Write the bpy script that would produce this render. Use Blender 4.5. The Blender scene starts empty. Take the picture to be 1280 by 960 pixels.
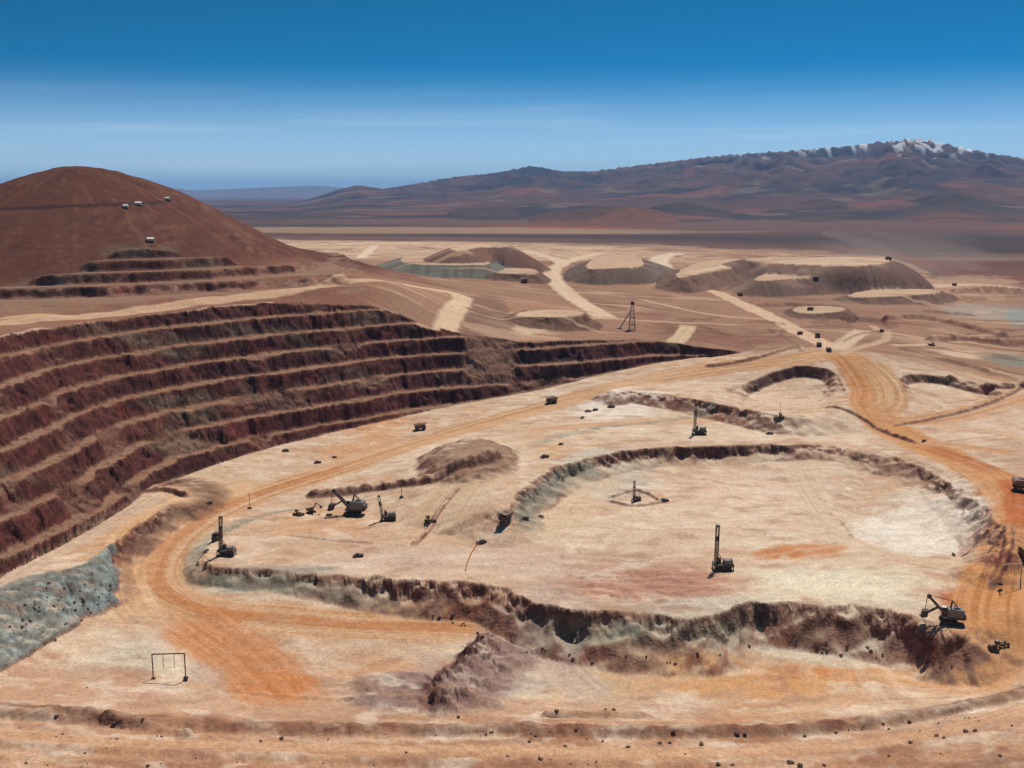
import bpy, bmesh, math, random
import numpy as np
from mathutils import Vector, Matrix

random.seed(7)
Q = 0.75                      # terrain resolution multiplier
sc = bpy.context.scene
COL = sc.collection

# ------------------------------------------------------------------ camera
FPX, CAMZ = 1372.0, 150.0
PITCH = math.atan2(240.0, FPX)
SP, CP = math.sin(PITCH), math.cos(PITCH)


def ray(u, v):
    a, b = (u - 640.0) / FPX, -(v - 480.0) / FPX
    return a, CP + b * SP, -SP + b * CP


def W(u, v, z):
    """ground point at height z that is seen at photo pixel u, v"""
    dx, dy, dz = ray(u, v)
    t = (z - CAMZ) / dz
    return t * dx, t * dy


cam_d = bpy.data.cameras.new('camera')
cam = bpy.data.objects.new('camera', cam_d)
COL.objects.link(cam)
cam.location = (0, 0, CAMZ)
cam.rotation_euler = (math.pi / 2 - PITCH, 0, 0)
cam_d.sensor_width = 36.0
cam_d.lens = 36.0 * FPX / 1280.0
cam_d.clip_start = 1.0
cam_d.clip_end = 200000.0
sc.camera = cam

# ------------------------------------------------------------------ noise
_rng = np.random.default_rng(11)
_perm = _rng.permutation(256).astype(np.int32)
_perm2 = np.concatenate([_perm, _perm])
_ang = _rng.random(256) * 2 * np.pi
_gx, _gy = np.cos(_ang).astype(np.float32), np.sin(_ang).astype(np.float32)


def pn(x, y, seed=0):
    """gradient noise, about -0.7 .. 0.7"""
    x = np.asarray(x, np.float32) + np.float32(seed * 17.37)
    y = np.asarray(y, np.float32) + np.float32(seed * 5.71)
    xf, yf = np.floor(x), np.floor(y)
    xi, yi = xf.astype(np.int32) & 255, yf.astype(np.int32) & 255
    x, y = x - xf, y - yf
    u = x * x * x * (x * (x * 6 - 15) + 10)
    v = y * y * y * (y * (y * 6 - 15) + 10)

    def g(i, j, dx, dy):
        h = _perm2[_perm2[(xi + i) & 255] + ((yi + j) & 255)]
        return _gx[h] * dx + _gy[h] * dy
    a = g(0, 0, x, y)
    b = g(1, 0, x - 1, y)
    c = g(0, 1, x, y - 1)
    d = g(1, 1, x - 1, y - 1)
    a = a + u * (b - a)
    c = c + u * (d - c)
    return a + v * (c - a)


def fbm(x, y, scale, octv=3, seed=0, gain=0.5):
    s, a, f, n = 0.0, 1.0, 1.0 / scale, 0.0
    for k in range(octv):
        s = s + a * pn(x * f, y * f, seed + k * 3)
        n += a
        a *= gain
        f *= 2.03
    return s / n * 1.5


def blk(x, y, scale, seed=0, warp=.35):
    """angular blocks: one random level per jittered cell, -.5 .. .5"""
    wx = x / scale + warp * 1.6 * pn(x / scale * .9, y / scale * .9, seed + 70)
    wy = y / scale + warp * 1.6 * pn(x / scale * .9, y / scale * .9, seed + 71)
    xi, yi = np.floor(wx).astype(np.int32), np.floor(wy).astype(np.int32)
    xi = np.floor(wx + .5 * (yi & 1)).astype(np.int32)
    h = _perm2[_perm2[(xi + seed * 7) & 255] + (yi & 255)]
    return (h / 255.0 - .5).astype(np.float32)


def sst(a, b, x):
    t = np.clip((x - a) / (b - a), 0, 1)
    return t * t * (3 - 2 * t)


def lin(c):
    c = np.asarray(c, np.float32) / 255.0
    return np.where(c <= 0.04045, c / 12.92, ((c + 0.055) / 1.055) ** 2.4).astype(np.float32)


# ------------------------------------------------------------------ polar ground grid
rs, r = [], 4.0
while r < 62000:
    rs.append(r)
    if r < 176: d = 7.0
    elif r < 330: d = 0.9 / Q
    elif r < 460: d = 0.75 / Q
    elif r < 840: d = 0.62 / Q
    elif r < 1250: d = 1.7 / Q
    elif r < 2600: d = 5.0 / Q
    else: d = r * 0.02
    r += d
RS = np.array(rs)
NFINE = int(1500 * Q)
AMAX = math.radians(31)
fine = np.linspace(-AMAX, AMAX, NFINE)
side = np.radians(np.concatenate([np.arange(32, 60, 2.0), np.arange(60, 181, 8.0)]))
AZ = np.concatenate([-side[::-1], fine, side])
RR, AA = np.meshgrid(RS.astype(np.float32), AZ.astype(np.float32), indexing='ij')
X, Y = RR * np.sin(AA), RR * np.cos(AA)
AC = np.clip(AA, -AMAX, AMAX)
PX, PY = RR * np.sin(AC), RR * np.cos(AC)       # where the heights are looked up
SHP = X.shape
LR = np.log(np.maximum(RR, 232.0))


def tps(ctrl, az, lr, smooth=2e-4):
    """thin-plate surface through (u, v, z) points, in azimuth / log-distance"""
    pts, zs = [], []
    for c in ctrl:
        if c[0] == 'r':
            _, u, rr, z = c
            x = (u - 640) / FPX * rr
            y = math.sqrt(max(rr * rr - x * x, 1.0))
        else:
            u, v, z = c
            x, y = W(u, v, z)
        pts.append((math.atan2(x, y), math.log(math.hypot(x, y))))
        zs.append(z)
    p = np.array(pts)
    n = len(p)

    def ker(d2):
        return 0.5 * d2 * np.log(d2 + 1e-12)
    d2 = ((p[:, None] - p[None]) ** 2).sum(-1)
    A = np.zeros((n + 3, n + 3))
    A[:n, :n] = ker(d2) + np.eye(n) * smooth
    A[:n, n] = 1
    A[:n, n + 1:] = p
    A[n, :n] = 1
    A[n + 1:, :n] = p.T
    w = np.linalg.solve(A, np.concatenate([zs, np.zeros(3)]))
    # evaluate on a coarse lattice, then interpolate
    ga = np.linspace(-AMAX, AMAX, 260)
    gl = np.linspace(float(lr.min()), float(lr.max()), 900)
    GA, GL = np.meshgrid(ga, gl)
    out = w[n] + w[n + 1] * GA + w[n + 2] * GL
    for i in range(n):
        out += w[i] * ker((GA - p[i, 0]) ** 2 + (GL - p[i, 1]) ** 2)
    fa = (az - ga[0]) / (ga[1] - ga[0])
    fl = (lr - gl[0]) / (gl[1] - gl[0])
    ia = np.clip(fa.astype(np.int32), 0, len(ga) - 2)
    il = np.clip(fl.astype(np.int32), 0, len(gl) - 2)
    ta, tl = fa - ia, fl - il
    o = out.astype(np.float32)
    return ((o[il, ia] * (1 - ta) + o[il, ia + 1] * ta) * (1 - tl)
            + (o[il + 1, ia] * (1 - ta) + o[il + 1, ia + 1] * ta) * tl).astype(np.float32)


def chaikin(p, closed, n=2):
    p = np.array(p, float)
    for _ in range(n):
        if closed:
            q = np.roll(p, -1, 0)
            p = np.stack([p * .75 + q * .25, p * .25 + q * .75], 1).reshape(-1, p.shape[1])
        else:
            a, b = p[:-1], p[1:]
            m = np.stack([a * .75 + b * .25, a * .25 + b * .75], 1).reshape(-1, p.shape[1])
            p = np.concatenate([p[:1], m[1:-1], p[-1:]])
    return p


def world_pts(pts, z=None):
    """(u, v, [z], extra...) -> x, y, extra"""
    out = []
    for q in pts:
        if z is None:
            x, y = W(q[0], q[1], q[2])
            out.append((x, y) + tuple(q[2:]))
        else:
            x, y = W(q[0], q[1], z)
            out.append((x, y) + tuple(q[2:]))
    return np.array(out, float)


class Near:
    """nearest point of a polyline for every grid point within reach of it"""
    def __init__(self, p, closed, reach):
        xy = p[:, :2]
        lo, hi = xy.min(0) - reach, xy.max(0) + reach
        self.m = (PX > lo[0]) & (PX < hi[0]) & (PY > lo[1]) & (PY < hi[1])
        x, y = PX[self.m].astype(np.float32), PY[self.m].astype(np.float32)
        self.x, self.y = x, y
        best = np.full(x.shape, 1e12, np.float32)
        sgn = np.zeros_like(best)
        s = np.zeros_like(best)
        ex = [np.zeros_like(best) for _ in range(p.shape[1] - 2)]
        ins = np.zeros(x.shape, bool)
        n = len(p)
        acc = 0.0
        for i in range(n if closed else n - 1):
            a, b = p[i], p[(i + 1) % n]
            dx, dy = b[0] - a[0], b[1] - a[1]
            L2 = dx * dx + dy * dy + 1e-9
            t = np.clip(((x - a[0]) * dx + (y - a[1]) * dy) / L2, 0, 1)
            qx, qy = x - (a[0] + t * dx), y - (a[1] + t * dy)
            d2 = qx * qx + qy * qy
            k = d2 < best
            best[k] = d2[k]
            sgn[k] = (dx * qy - dy * qx)[k]
            s[k] = acc + t[k] * math.sqrt(L2)
            for j in range(len(ex)):
                ex[j][k] = a[2 + j] + t[k] * (b[2 + j] - a[2 + j])
            acc += math.sqrt(L2)
            if closed and abs(dy) > 1e-9:
                c = ((a[1] > y) != (b[1] > y)) & (x < dx * (y - a[1]) / dy + a[0])
                ins ^= c
        self.d = np.sqrt(best)
        self.side = np.sign(sgn)
        self.s, self.ex, self.ins, self.len = s, ex, ins, acc


def full(near, val, fill=0.0):
    o = np.full(SHP, fill, np.float32)
    o[near.m] = val
    return o


def plateau(pts, z, rough=0.35, seed=0, smooth=2, freq=9.0, hm=.66):
    """1 on the plateau whose crest is the polygon (u, v, w) at height z, falling to 0 over w metres outside"""
    p = chaikin(world_pts(pts, z), True, smooth)
    nr = Near(p, True, float(p[:, 2].max()) * 1.6 + 10)
    sd = np.where(nr.ins, nr.d, -nr.d)
    w = nr.ex[0]
    soft = sst(11, 22, w)
    n = fbm(nr.x, nr.y, freq * 4, 3, seed) + .25 * fbm(nr.x, nr.y, freq * .6, 3, seed + 9)
    nb = blk(nr.x, nr.y, freq * .62, seed + 3) + .7 * blk(nr.x, nr.y, freq * .3, seed + 4)
    w = w * 1.65
    sds = sd + n * np.minimum(w, 9.0) * rough * 1.5 * (1 - .75 * soft)
    sd = sds + nb * 2.0 * rough / .4 * (1 - .8 * soft)
    hf = np.clip(hm + .55 * fbm(nr.x, nr.y, 34, 3, seed + 21) - .5 * np.abs(pn(nr.x / 13, nr.y / 13, seed + 23)), .15, .85)
    hf = hf + (.72 - hf) * soft
    foot = np.clip(1 + sds / w, 0, .68) / .68                  # smooth talus below
    cliff = np.clip((1 + sd / w - .68) / .32, 0, 1)            # blocky face above
    t = np.where(sds >= -.02, np.maximum(foot * hf, 0), foot * hf) + cliff * (1 - hf)
    t = np.where(cliff >= 1, 1.0, t)
    return full(nr, t), full(nr, sd, -999.0)


def hollow(pts, z, rough=0.3, seed=0, freq=9.0):
    """1 on the floor of a hollow: 0 on its rim (u, v, w), 1 at w metres inside"""
    p = chaikin(world_pts(pts, z), True, 2)
    nr = Near(p, True, 12)
    sd = np.where(nr.ins, nr.d, -nr.d)
    w = nr.ex[0]
    n = fbm(nr.x, nr.y, freq * 3, 3, seed) + 0.5 * fbm(nr.x, nr.y, freq * .7, 2, seed + 9)
    sd = sd + n * np.minimum(w, 9.0) * rough * 2
    return full(nr, np.clip(sd / w, 0, 1)), full(nr, sd, -999.0)


def line(pts, reach, z=None):
    p = chaikin(world_pts(pts, z), False, 2)
    return Near(p, False, reach)


def blob(u, v, z, ru, rv):
    """squared-radius field of an ellipse round pixel u, v with pixel radii ru, rv on height z"""
    cx, cy = W(u, v, z)
    ax, ay = W(u + ru, v, z)
    bx, by = W(u, v - rv, z)
    ex, ey = ax - cx, ay - cy
    fx, fy = bx - cx, by - cy
    det = ex * fy - ey * fx
    dx, dy = PX - cx, PY - cy
    p = (dx * fy - dy * fx) / det
    q = (ex * dy - ey * dx) / det
    return np.sqrt(p * p + q * q)


# ------------------------------------------------------------------ heights
far = []
for u in (-60, 300, 640, 940, 1340):
    far += [('r', u, 6000, 36), ('r', u, 20000, 15), ('r', u, 60000, 0)]
seam = [(930, 430, 33), (930, 400, 38), (930, 365, 42), (930, 330, 46), (930, 300, 48)]
F = tps(far + seam + [
    # lower floor
    (300, 860, -11), (450, 757, -9), (560, 800, -12.5), (700, 850, -14), (900, 850, -14), (1100, 842, -13),
    (1200, 822, -13), (640, 880, -13), (480, 870, -13), (220, 830, -9), (150, 820, -8),
    # haul road round the left end and up the ramp
    (260, 775, -8.5), (190, 745, -6.5), (170, 705, -4.5), (200, 670, -3), (260, 630, -1), (330, 600, 0.5), (430, 575, 2),
    (530, 548, 4), (620, 522, 8), (690, 503, 12), (770, 480, 18), (850, 464, 23), (930, 453, 28), (1000, 446, 32),
    (1045, 438, 35),
    (100, 690, -2), (0, 740, -1), (150, 640, 0), (40, 700, 0),
    (450, 600, 0), (560, 600, 2), (620, 580, 5), (560, 570, 4),
    (900, 540, 7), (800, 540, 6), (1000, 540, 8), (700, 560, 5), (750, 520, 9),
    (880, 480, 18), (1000, 480, 20), (1000, 500, 18), (960, 525, 11),
    (350, 747, -6.5), (450, 680, -4), (600, 700, -6), (900, 720, -6), (1000, 650, -4), (800, 640, -3), (1100, 700, -5),
    # right-hand road
    (1090, 510, 14), (1080, 470, 25), (1060, 450, 32), (1120, 540, 11), (1200, 570, 10), (1265, 600, 8), (1280, 650, 5), (1265, 700, 2), (1240, 745, -.5), (1222, 785, -2), (1245, 812, -6.5), (1230, 838, -11),
    (1150, 490, 20), (1250, 490, 18), (1280, 520, 13), (1200, 440, 27), (1280, 440, 24), (1280, 400, 28), (1180, 400, 32),
    (1130, 352, 38), (1280, 350, 36), (1280, 310, 42), (1000, 330, 44), (1000, 300, 46), (1280, 296, 46),
    # near bench below the camera
    (0, 835, -4), (100, 850, -7), (0, 890, 2), (120, 885, -3), (300, 890, -8), (640, 898, -10), (900, 895, -12),
    (1100, 882, -11), (1280, 862, -6), (0, 925, 4), (300, 920, -3), (640, 918, -6), (900, 915, -7), (1100, 905, -6),
    (1280, 888, 0), (0, 960, 5), (400, 960, 0), (640, 960, -3), (900, 960, -3), (1280, 960, 2), (640, 1060, 0),
    (0, 1060, 8), (1280, 1060, 5)], AC, LR)
P = tps(far + seam + [
    (430, 366, 80), (340, 376, 79), (250, 386, 78), (130, 398, 78.5), (60, 406, 79), (0, 415, 79), (490, 356, 82), (515, 375, 73),
    (560, 394, 60), (585, 370, 65), (530, 405, 58.6), (600, 424, 48.5), (650, 428, 44.5), (690, 427, 43.5), (750, 424, 42.5), (820, 426, 39.5),
    (870, 432, 36), (900, 438, 33.5), (750, 390, 48), (680, 370, 53), (620, 352, 57), (760, 357, 50), (840, 352, 49), (640, 325, 54), (560, 345, 58), (450, 330, 58), (480, 305, 55),
    (640, 300, 50), (800, 300, 49), (380, 303, 52), (300, 296, 52),
    ('r', 100, 1000, 79), ('r', 300, 1000, 74), ('r', 0, 800, 79), ('r', 200, 1400, 60)], AC, LR)

# the hill on the left: worn cones that run together
HX, HY = W(100, 300, 60)
hk = 950.0 / math.hypot(HX, HY)
HX, HY = HX * hk, HY * hk


def cone(x0, y0, top, rad, slope, ax=1.0, rot=0.0):
    dx, dy = PX - x0, PY - y0
    c, s = math.cos(rot), math.sin(rot)
    a, b = (dx * c + dy * s) / ax, -dx * s + dy * c
    d = np.sqrt(a * a + b * b)
    return top - slope * (np.sqrt(d * d + rad * rad) - rad)


def smax(a, b, k):
    return np.logaddexp(a / k, b / k) * k


hn = fbm(PX, PY, 170, 4, 21)
hill = smax(cone(HX, HY, 171, 48, .53), cone(HX - 240, HY + 50, 161, 120, .38, 1.5, .2), 4)
gul = np.abs(pn(np.arctan2(PX - HX, PY - HY) * 9 + hn * .8, np.hypot(PX - HX, PY - HY) / 240, 4))
hill = hill + hn * 6 - gul * .9 + 1.2 * fbm(PX, PY, 25, 3, 23) + 5 * np.maximum(0, fbm(PX, PY, 60, 4, 24, .6) - .22)
Pn = P + 1.6 * fbm(PX, PY, 60, 3, 31) * sst(500, 700, RR)
# stepped pit wall
toe = world_pts([(-260, 880, 5), (-120, 790, 5), (0, 722, 5), (60, 690, 5), (150, 641, 5), (200, 603, 3), (280, 579, 2), (350, 560, 2.5),
                 (430, 542, 3), (530, 521, 5), (600, 508, 8), (690, 491, 12.5), (770, 471, 18), (850, 455, 23.5),
                 (925, 446, 28.5)])
tail = [((u - 640) / FPX * rr, math.sqrt(rr * rr - ((u - 640) / FPX * rr) ** 2), 33.0) for u, rr in ((945, 850), (950, 1100), (955, 4000))]
toe = chaikin(np.concatenate([toe, np.array(tail)]), False, 3)
tn = Near(toe, False, 1500)
d = np.where(tn.side > 0, tn.d, -tn.d)
qx, qy = tn.x + d * .8, tn.y - d * 1.1
warp = 7.0 * fbm(tn.x, tn.y, 80, 3, 51) + 3.0 * fbm(qx, qy, 22, 3, 55) + .7 * fbm(qx, qy, 6, 2, 58) + 2.0 * blk(tn.s, tn.ex[0] + d * 1.1, 9, 5) + 3.0 * fbm(tn.s, d * 4.5, 48, 2, 53)
dw = d + warp * sst(-6, 8, d)
S = full(tn, tn.ex[0] + dw * .91 + 150 * sst(815, 880, RR[tn.m]) * sst(850, 930, (640 + np.tan(AC) * FPX)[tn.m]), -400.0)
SD = full(tn, d, -999.0)
beyond = (S - Pn) / .91
PH = np.minimum(smax(Pn, hill, 3), Pn + np.clip(beyond - 20, 0, 400) * .75)
# small benches cut into the hill above its road
bu = 640 + np.tan(AC) * FPX
btop = np.interp(bu, [-160, 20, 110, 150, 185, 215, 250, 330, 420, 470], [78, 90, 101, 107, 111, 107, 101, 95, 89, 76])
bmask = sst(3.0, 0.0, PH - btop + 5 * fbm(PX, PY, 40, 2, 5)) * sst(79, 82, PH) * sst(480, 430, bu)
bq = (PH + 1.8 * fbm(PX, PY, 22, 3, 44)) / 7.0
bf = bq - np.floor(bq)
PHb = 7.0 * (np.floor(bq) + sst(.05, .42, bf))
PH = PH + (PHb - PH) * bmask
hill_w = sst(4, 16, hill - Pn)

BH = 10.0
bq = S / BH
bi = np.floor(bq)
bf = bq - bi
sp = blob(612, 418, 52, 34, 36)
spm = np.clip(1.15 - sp - .25 * fbm(PX, PY, 14, 3, 120), 0, 1)          # spoil tipped over the rim
lost = np.maximum(sst(.24, .46, fbm(PX, PY + bi * 37, 55, 2, 61)), sst(.1, .4, spm) * sst(20, 28, S))              # stretches where a berm has crumbled away
prof = np.where(bf < .12, bf / .12 * .16, np.where(bf < .57, .16 + (bf - .12) / .45 * .80, .96 + (bf - .57) / .43 * .04))
prof = prof * (1 - lost) + bf * lost
ARC = full(tn, tn.s)
on_face = sst(.04, .14, bf) * sst(.65, .53, bf)
TER = BH * (bi + prof) + .35 * fbm(PX, PY, 3.0, 2, 66) + on_face * (1.5 * fbm(ARC, S * 1.3, 5, 3, 67) + .9 * blk(ARC, S * 1.4, 2.6, 9) + 1.0 * blk(ARC, S * 1.5, 7.5, 12))
TER = TER + (1 - on_face) * np.maximum(0, fbm(PX, PY, 7, 3, 68) - .12) * 2.2
face_t = np.where((bf > .06) & (bf < .59), 1.0, 0.0) * (1 - lost) + lost * .8
wl = sst(math.atan((950 - 640) / FPX), math.atan((830 - 640) / FPX), AC)     # 1 on the left, 0 beyond the end of the wall
wall_h = np.minimum(TER, PH)
on_wall = (TER < PH - .3) & (SD > 0) & (S > -300)
Fw = F - np.clip(SD - 4, 0, 80) * 2.5 * wl

# flats, cuts and piles on the pit floor
B, Bd = plateau([(258, 706, 5), (300, 711, 5), (420, 718, 6), (520, 724, 8), (620, 731, 8), (660, 745, 8), (700, 760, 9), (760, 766, 11),
                 (830, 770, 12), (880, 772, 12), (925, 753, 9), (980, 752, 9), (1080, 757, 10), (1150, 768, 10), (1202, 790, 10), (1214, 770, 26), (1225, 735, 34), (1235, 705, 30),
                 (1262, 660, 14), (1250, 600, 10), (1100, 545, 10), (900, 540, 12), (720, 560, 12), (640, 600, 20), (520, 628, 14), (400, 632, 14), (310, 650, 16), (268, 680, 8)],
                0.0, .4, 71)
zb = 1.2 * fbm(PX, PY, 60, 2, 73) * .5
G = np.maximum(Fw, 0) * 0 + Fw
G = G + np.maximum(zb - G, 0) * B
C, Cd = plateau([(626, 644, 13), (645, 614, 9), (685, 587, 7), (745, 569, 7), (820, 560, 7), (900, 556, 7), (1000, 555, 7), (1070, 560, 7), (1140, 576, 7),
                 (1195, 600, 8), (1235, 632, 9), (1256, 664, 9), (1258, 690, 12), (1266, 690, 14), (1270, 660, 16), (1268, 630, 20), (1275, 600, 30), (1300, 530, 40), (1050, 500, 40),
                 (760, 512, 40), (650, 548, 40), (600, 590, 50)], 10.0, .42, 75, hm=.5)
G = G + np.maximum(10.0 + zb - G, 0) * C
D, Dd = plateau([(762, 489, 10), (778, 487, 6), (800, 488, 6), (880, 500, 6), (950, 516, 6), (985, 521, 8), (1010, 512, 25),
                 (1050, 495, 30), (1040, 470, 30), (900, 462, 30), (800, 478, 30)], 19.0, .35, 77)
G = G + np.maximum(19.0 + zb - G, 0) * D
E, Ed = plateau([(-220, 850, 24), (-40, 752, 24), (30, 716, 23), (100, 707, 18), (122, 695, 8), (160, 665, 7), (205, 632, 6), (236, 622, 12), (222, 606, 20),
                 (150, 618, 20), (0, 690, 20), (-200, 780, 20)], 5.0, .3, 79)
G = G + np.maximum(5.0 + zb - G, 0) * E
for pts, z, dep, sd_ in (
        ([(940, 462, 4), (1000, 457, 4), (1052, 463, 5), (1066, 485, 30), (1020, 505, 30), (900, 490, 30), (880, 475, 25)], 27.5, 6.5, 81),
        ([(1112, 472, 4), (1180, 470, 4), (1262, 477, 5), (1230, 492, 25), (1160, 500, 25)], 24.0, 5.0, 83),
        ([(1046, 402, 6), (1085, 398, 6), (1130, 405, 6), (1115, 415, 30), (1060, 413, 30)], 33.0, 5.0, 84),
        ([(1010, 612, 30), (1036, 648, 7), (1080, 680, 6), (1150, 697, 6), (1225, 694, 8), (1250, 670, 10), (1215, 625, 14), (1140, 592, 14), (1050, 582, 20)], 0.0, 4.0, 85)):
    h_, _ = hollow(pts, z, .3, sd_)
    G = G - dep * h_
Hinner = h_

# mounds
mnd = blob(585, 588, 4, 66, 24)
mm = np.clip(1.15 - mnd - .25 * fbm(PX, PY, 12, 3, 91), 0, 1)
mound = 7.0 * sst(0, .75, mm)
cl = line([(626, 790), (606, 801), (585, 826), (545, 856), (562, 884), (572, 900)], 70, -10.0)
cut = full(cl, np.where(cl.side > 0, cl.d, -cl.d) + 3.5 * fbm(cl.x, cl.y, 9, 3, 94) + 1.5 * fbm(cl.x, cl.y, 3, 2, 92), -60.0)
cls = full(cl, sst(0, 9, cl.s) * sst(0, 14, cl.len - cl.s), 0)
om = np.clip(1 - np.abs(cut) / 26.0, 0, 1) * (cut > -8) * cls
outcrop = (5.6 + 2.4 * fbm(PX, PY, 8, 3, 89) + 2.4 * blk(PX, PY, 4, 35) + 1.3 * blk(PX, PY, 2, 37)) * cls * np.clip(1.08 - np.maximum(cut, 0) / (17 + 5 * fbm(PX, PY, 10, 2, 93)), 0, 1) * sst(-8, .8, cut + 2.2 * fbm(PX, PY, 5, 2, 88))
oc2 = blob(500, 868, -13, 78, 34)
om2 = np.clip(1.1 - oc2 - .3 * fbm(PX, PY, 8, 3, 95), 0, 1)
outcrop = np.maximum(outcrop, 3.0 * sst(0, .7, om2) * (.6 + .7 * np.abs(fbm(PX, PY, 7, 2, 96))))
heapw = (SD < 2) * E * (1 - E) * 4 * sst(128, 112, 640 + np.tan(AC) * FPX + 16 * fbm(PX, PY, 14, 3, 87)) * (Ed > -36)
heap = heapw * (2.6 + 2.4 * np.abs(fbm(PX, PY, 15, 3, 97)) + 1.3 * blk(PX, PY, 3.2, 31) + .9 * blk(PX, PY, 1.6, 33) + .5 * fbm(PX, PY, 3.5, 2, 98))
G = G + mound + outcrop + heap


def berm(pts, z, w, h, seed=0):
    """a low bank of pushed-up earth along a line"""
    global G
    b = line(pts, w * 3, z)
    end = np.minimum(b.s, b.len - b.s)
    G = G + full(b, h * np.clip(1 - (b.d / w) ** 2, 0, 1) * (1 + .5 * fbm(b.x, b.y, 5, 2, 100 + seed)) * sst(0, 4, end))
    return b


berm([(380, 616), (430, 613), (480, 613), (550, 616), (590, 611), (628, 603)], 1.0, 4.0, 3.4, 1)
berm([(575, 627), (545, 652), (515, 682)], 1.0, 1.6, 1.6, 2)
berm([(515, 682), (440, 676), (360, 668)], 0.5, 1.3, .8, 3)
berm([(758, 623), (780, 615), (800, 611), (830, 627), (815, 630), (790, 633), (760, 625)], 0.5, 1.4, 1.3, 4)
berm([(178, 616), (205, 612), (238, 621)], 5.0, 2.2, 2.4, 5)
berm([(184, 614), (230, 598)], 5.0, 1.8, 2.0, 6)
berm([(-40, 925), (200, 922), (420, 914), (640, 912), (900, 915), (1050, 909), (1160, 898), (1290, 872)], -6.0, 4.0, 2.6, 7)
berm([(-40, 885), (60, 893), (160, 903), (250, 912)], 0.0, 2.2, 1.6, 8)
berm([(670, 893), (760, 890), (820, 893)], -10.0, 2.0, 1.8, 9)
berm([(270, 868), (420, 876), (640, 884)], -12.0, 1.5, .7, 10)
berm([(-40, 959), (300, 957), (640, 953), (800, 950)], -3.0, 3.0, 1.0, 11)
berm([(1030, 522), (1075, 530), (1115, 545), (1150, 556)], 10.0, 2.0, 1.8, 12)
berm([(1115, 530), (1180, 522), (1240, 510), (1290, 488)], 13.0, 2.0, 1.6, 13)
berm([(1260, 655), (1262, 690), (1240, 706)], 10.0, 2.0, 1.5, 14)
for pts_, z_, w_, h_, sd_ in (([(950, 384, 38)] and [(945, 386, 38), (1000, 383, 38), (1060, 385, 37)], 38, 5, 3.5, 21), ([(1100, 376, 36), (1180, 373, 35), (1235, 372, 34)], 35, 7, 4, 22),
                             ([(1160, 428, 29), (1200, 423, 29), (1250, 427, 28), (1290, 424, 28)], 29, 7, 4.5, 23), ([(1120, 447, 27), (1180, 455, 24), (1240, 462, 23)], 25, 3, 2, 24),
                             ([(880, 445, 33), (940, 444, 33), (1000, 436, 35)], 33, 3, 2, 25), ([(880, 405, 41), (940, 398, 41), (985, 402, 39)], 40, 4, 2, 26), ([(1190, 366, 36), (1240, 362, 35), (1290, 366, 34)], 35, 10, 6, 27),
                             ([(760, 372, 50), (820, 378, 48), (880, 376, 45)], 48, 4, 2.5, 28), ([(1045, 350, 40), (1140, 352, 39), (1200, 350, 38)], 39, 6, 2.5, 29), ([(1105, 400, 35), (1150, 396, 35), (1210, 404, 33), (1260, 412, 31)], 34, 6, 4, 30),
                             ([(1180, 478, 21), (1240, 484, 19), (1290, 480, 19)], 20, 4, 3, 31), ([(1150, 388, 35), (1220, 390, 34)], 35, 6, 3, 32), ([(960, 412, 38), (990, 425, 36), (1005, 436, 34)], 36, 2.5, 1.6, 33),
                             ([(1050, 430, 34), (1070, 418, 34), (1110, 412, 33)], 34, 2.5, 1.6, 34)):
    berm(pts_, z_, w_, h_, sd_)
# broken, lumpy ground along the centre of the platform
lump = sst(1, .4, blob(800, 735, 0, 150, 32))
G = G + lump * (1.5 * fbm(PX, PY * 2, 9, 3, 110)) * sst(0, 8, Bd)
G = G + (.30 * fbm(PX, PY, 7, 3, 112) + .8 * fbm(PX, PY, 45, 2, 113) * .5) * sst(150, 300, RR)
fgz = sst(330, 285, RR)
G = G + fgz * (.9 * fbm(PX, PY, 6, 3, 115) + .5 * np.abs(fbm(PX, PY, 2.2, 2, 116)))
G = G + np.clip(225 - RR, 0, 225) * .5

Z = np.where(SD > 0, np.maximum(np.where(wl > .02, np.where(on_wall | (SD > 30), wall_h, np.maximum(G, wall_h)), -500), np.where(wl > .98, np.where(SD > 8, -500, G), G)), G)

# waste dumps on the plain
dump_m = []


def dump(pts, z, h, seed):
    global Z
    pts = [(a, b_, c / 1.2) for a, b_, c in pts]
    t, sd = plateau(pts, z, .28, seed, 2, 14.0)
    new = np.maximum(Z, Z + (z + .6 * fbm(PX, PY, 40, 2, seed) - Z) * t)
    k = (t > .02) & (new - Z > .8)
    Z = new
    dump_m.append((k, (t < .97) & k))


dump([(500, 328, 26), (530, 331, 26), (590, 331, 26), (612, 331, 24), (618, 318, 20), (560, 314, 20), (505, 318, 30)], 71, 16, 131)
dump([(570, 314, 22), (600, 308, 26), (628, 309, 40), (640, 305, 40), (600, 303, 30), (560, 309, 26)], 85, 14, 133)
dump([(732, 337, 22), (755, 335, 24), (795, 334, 24), (804, 331, 30), (800, 321, 40), (765, 318, 30), (738, 323, 22)], 66, 17, 135)
dump([(843, 349, 18), (875, 341, 20), (925, 333, 20), (938, 328, 20), (925, 322, 20), (870, 328, 20), (848, 338, 18)], 60, 12, 137)
dump([(935, 352, 24), (1000, 347, 24), (1060, 345, 26), (1110, 344, 36), (1118, 335, 36), (1050, 332, 30), (960, 340, 24)], 56, 14, 139)
dump([(1062, 333, 24), (1085, 331, 26), (1108, 329, 40), (1112, 323, 40), (1060, 321, 20), (930, 321, 26), (935, 327, 20)], 68, 12, 141)
dump([(617, 341, 12), (640, 342, 12), (672, 343, 12), (672, 336, 12), (630, 334, 12)], 64, 7, 143)
dump([(988, 389, 9), (1012, 392, 9), (1050, 390, 9), (1058, 385, 9), (1030, 382, 9), (996, 383, 9)], 42, 4, 145)
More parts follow.
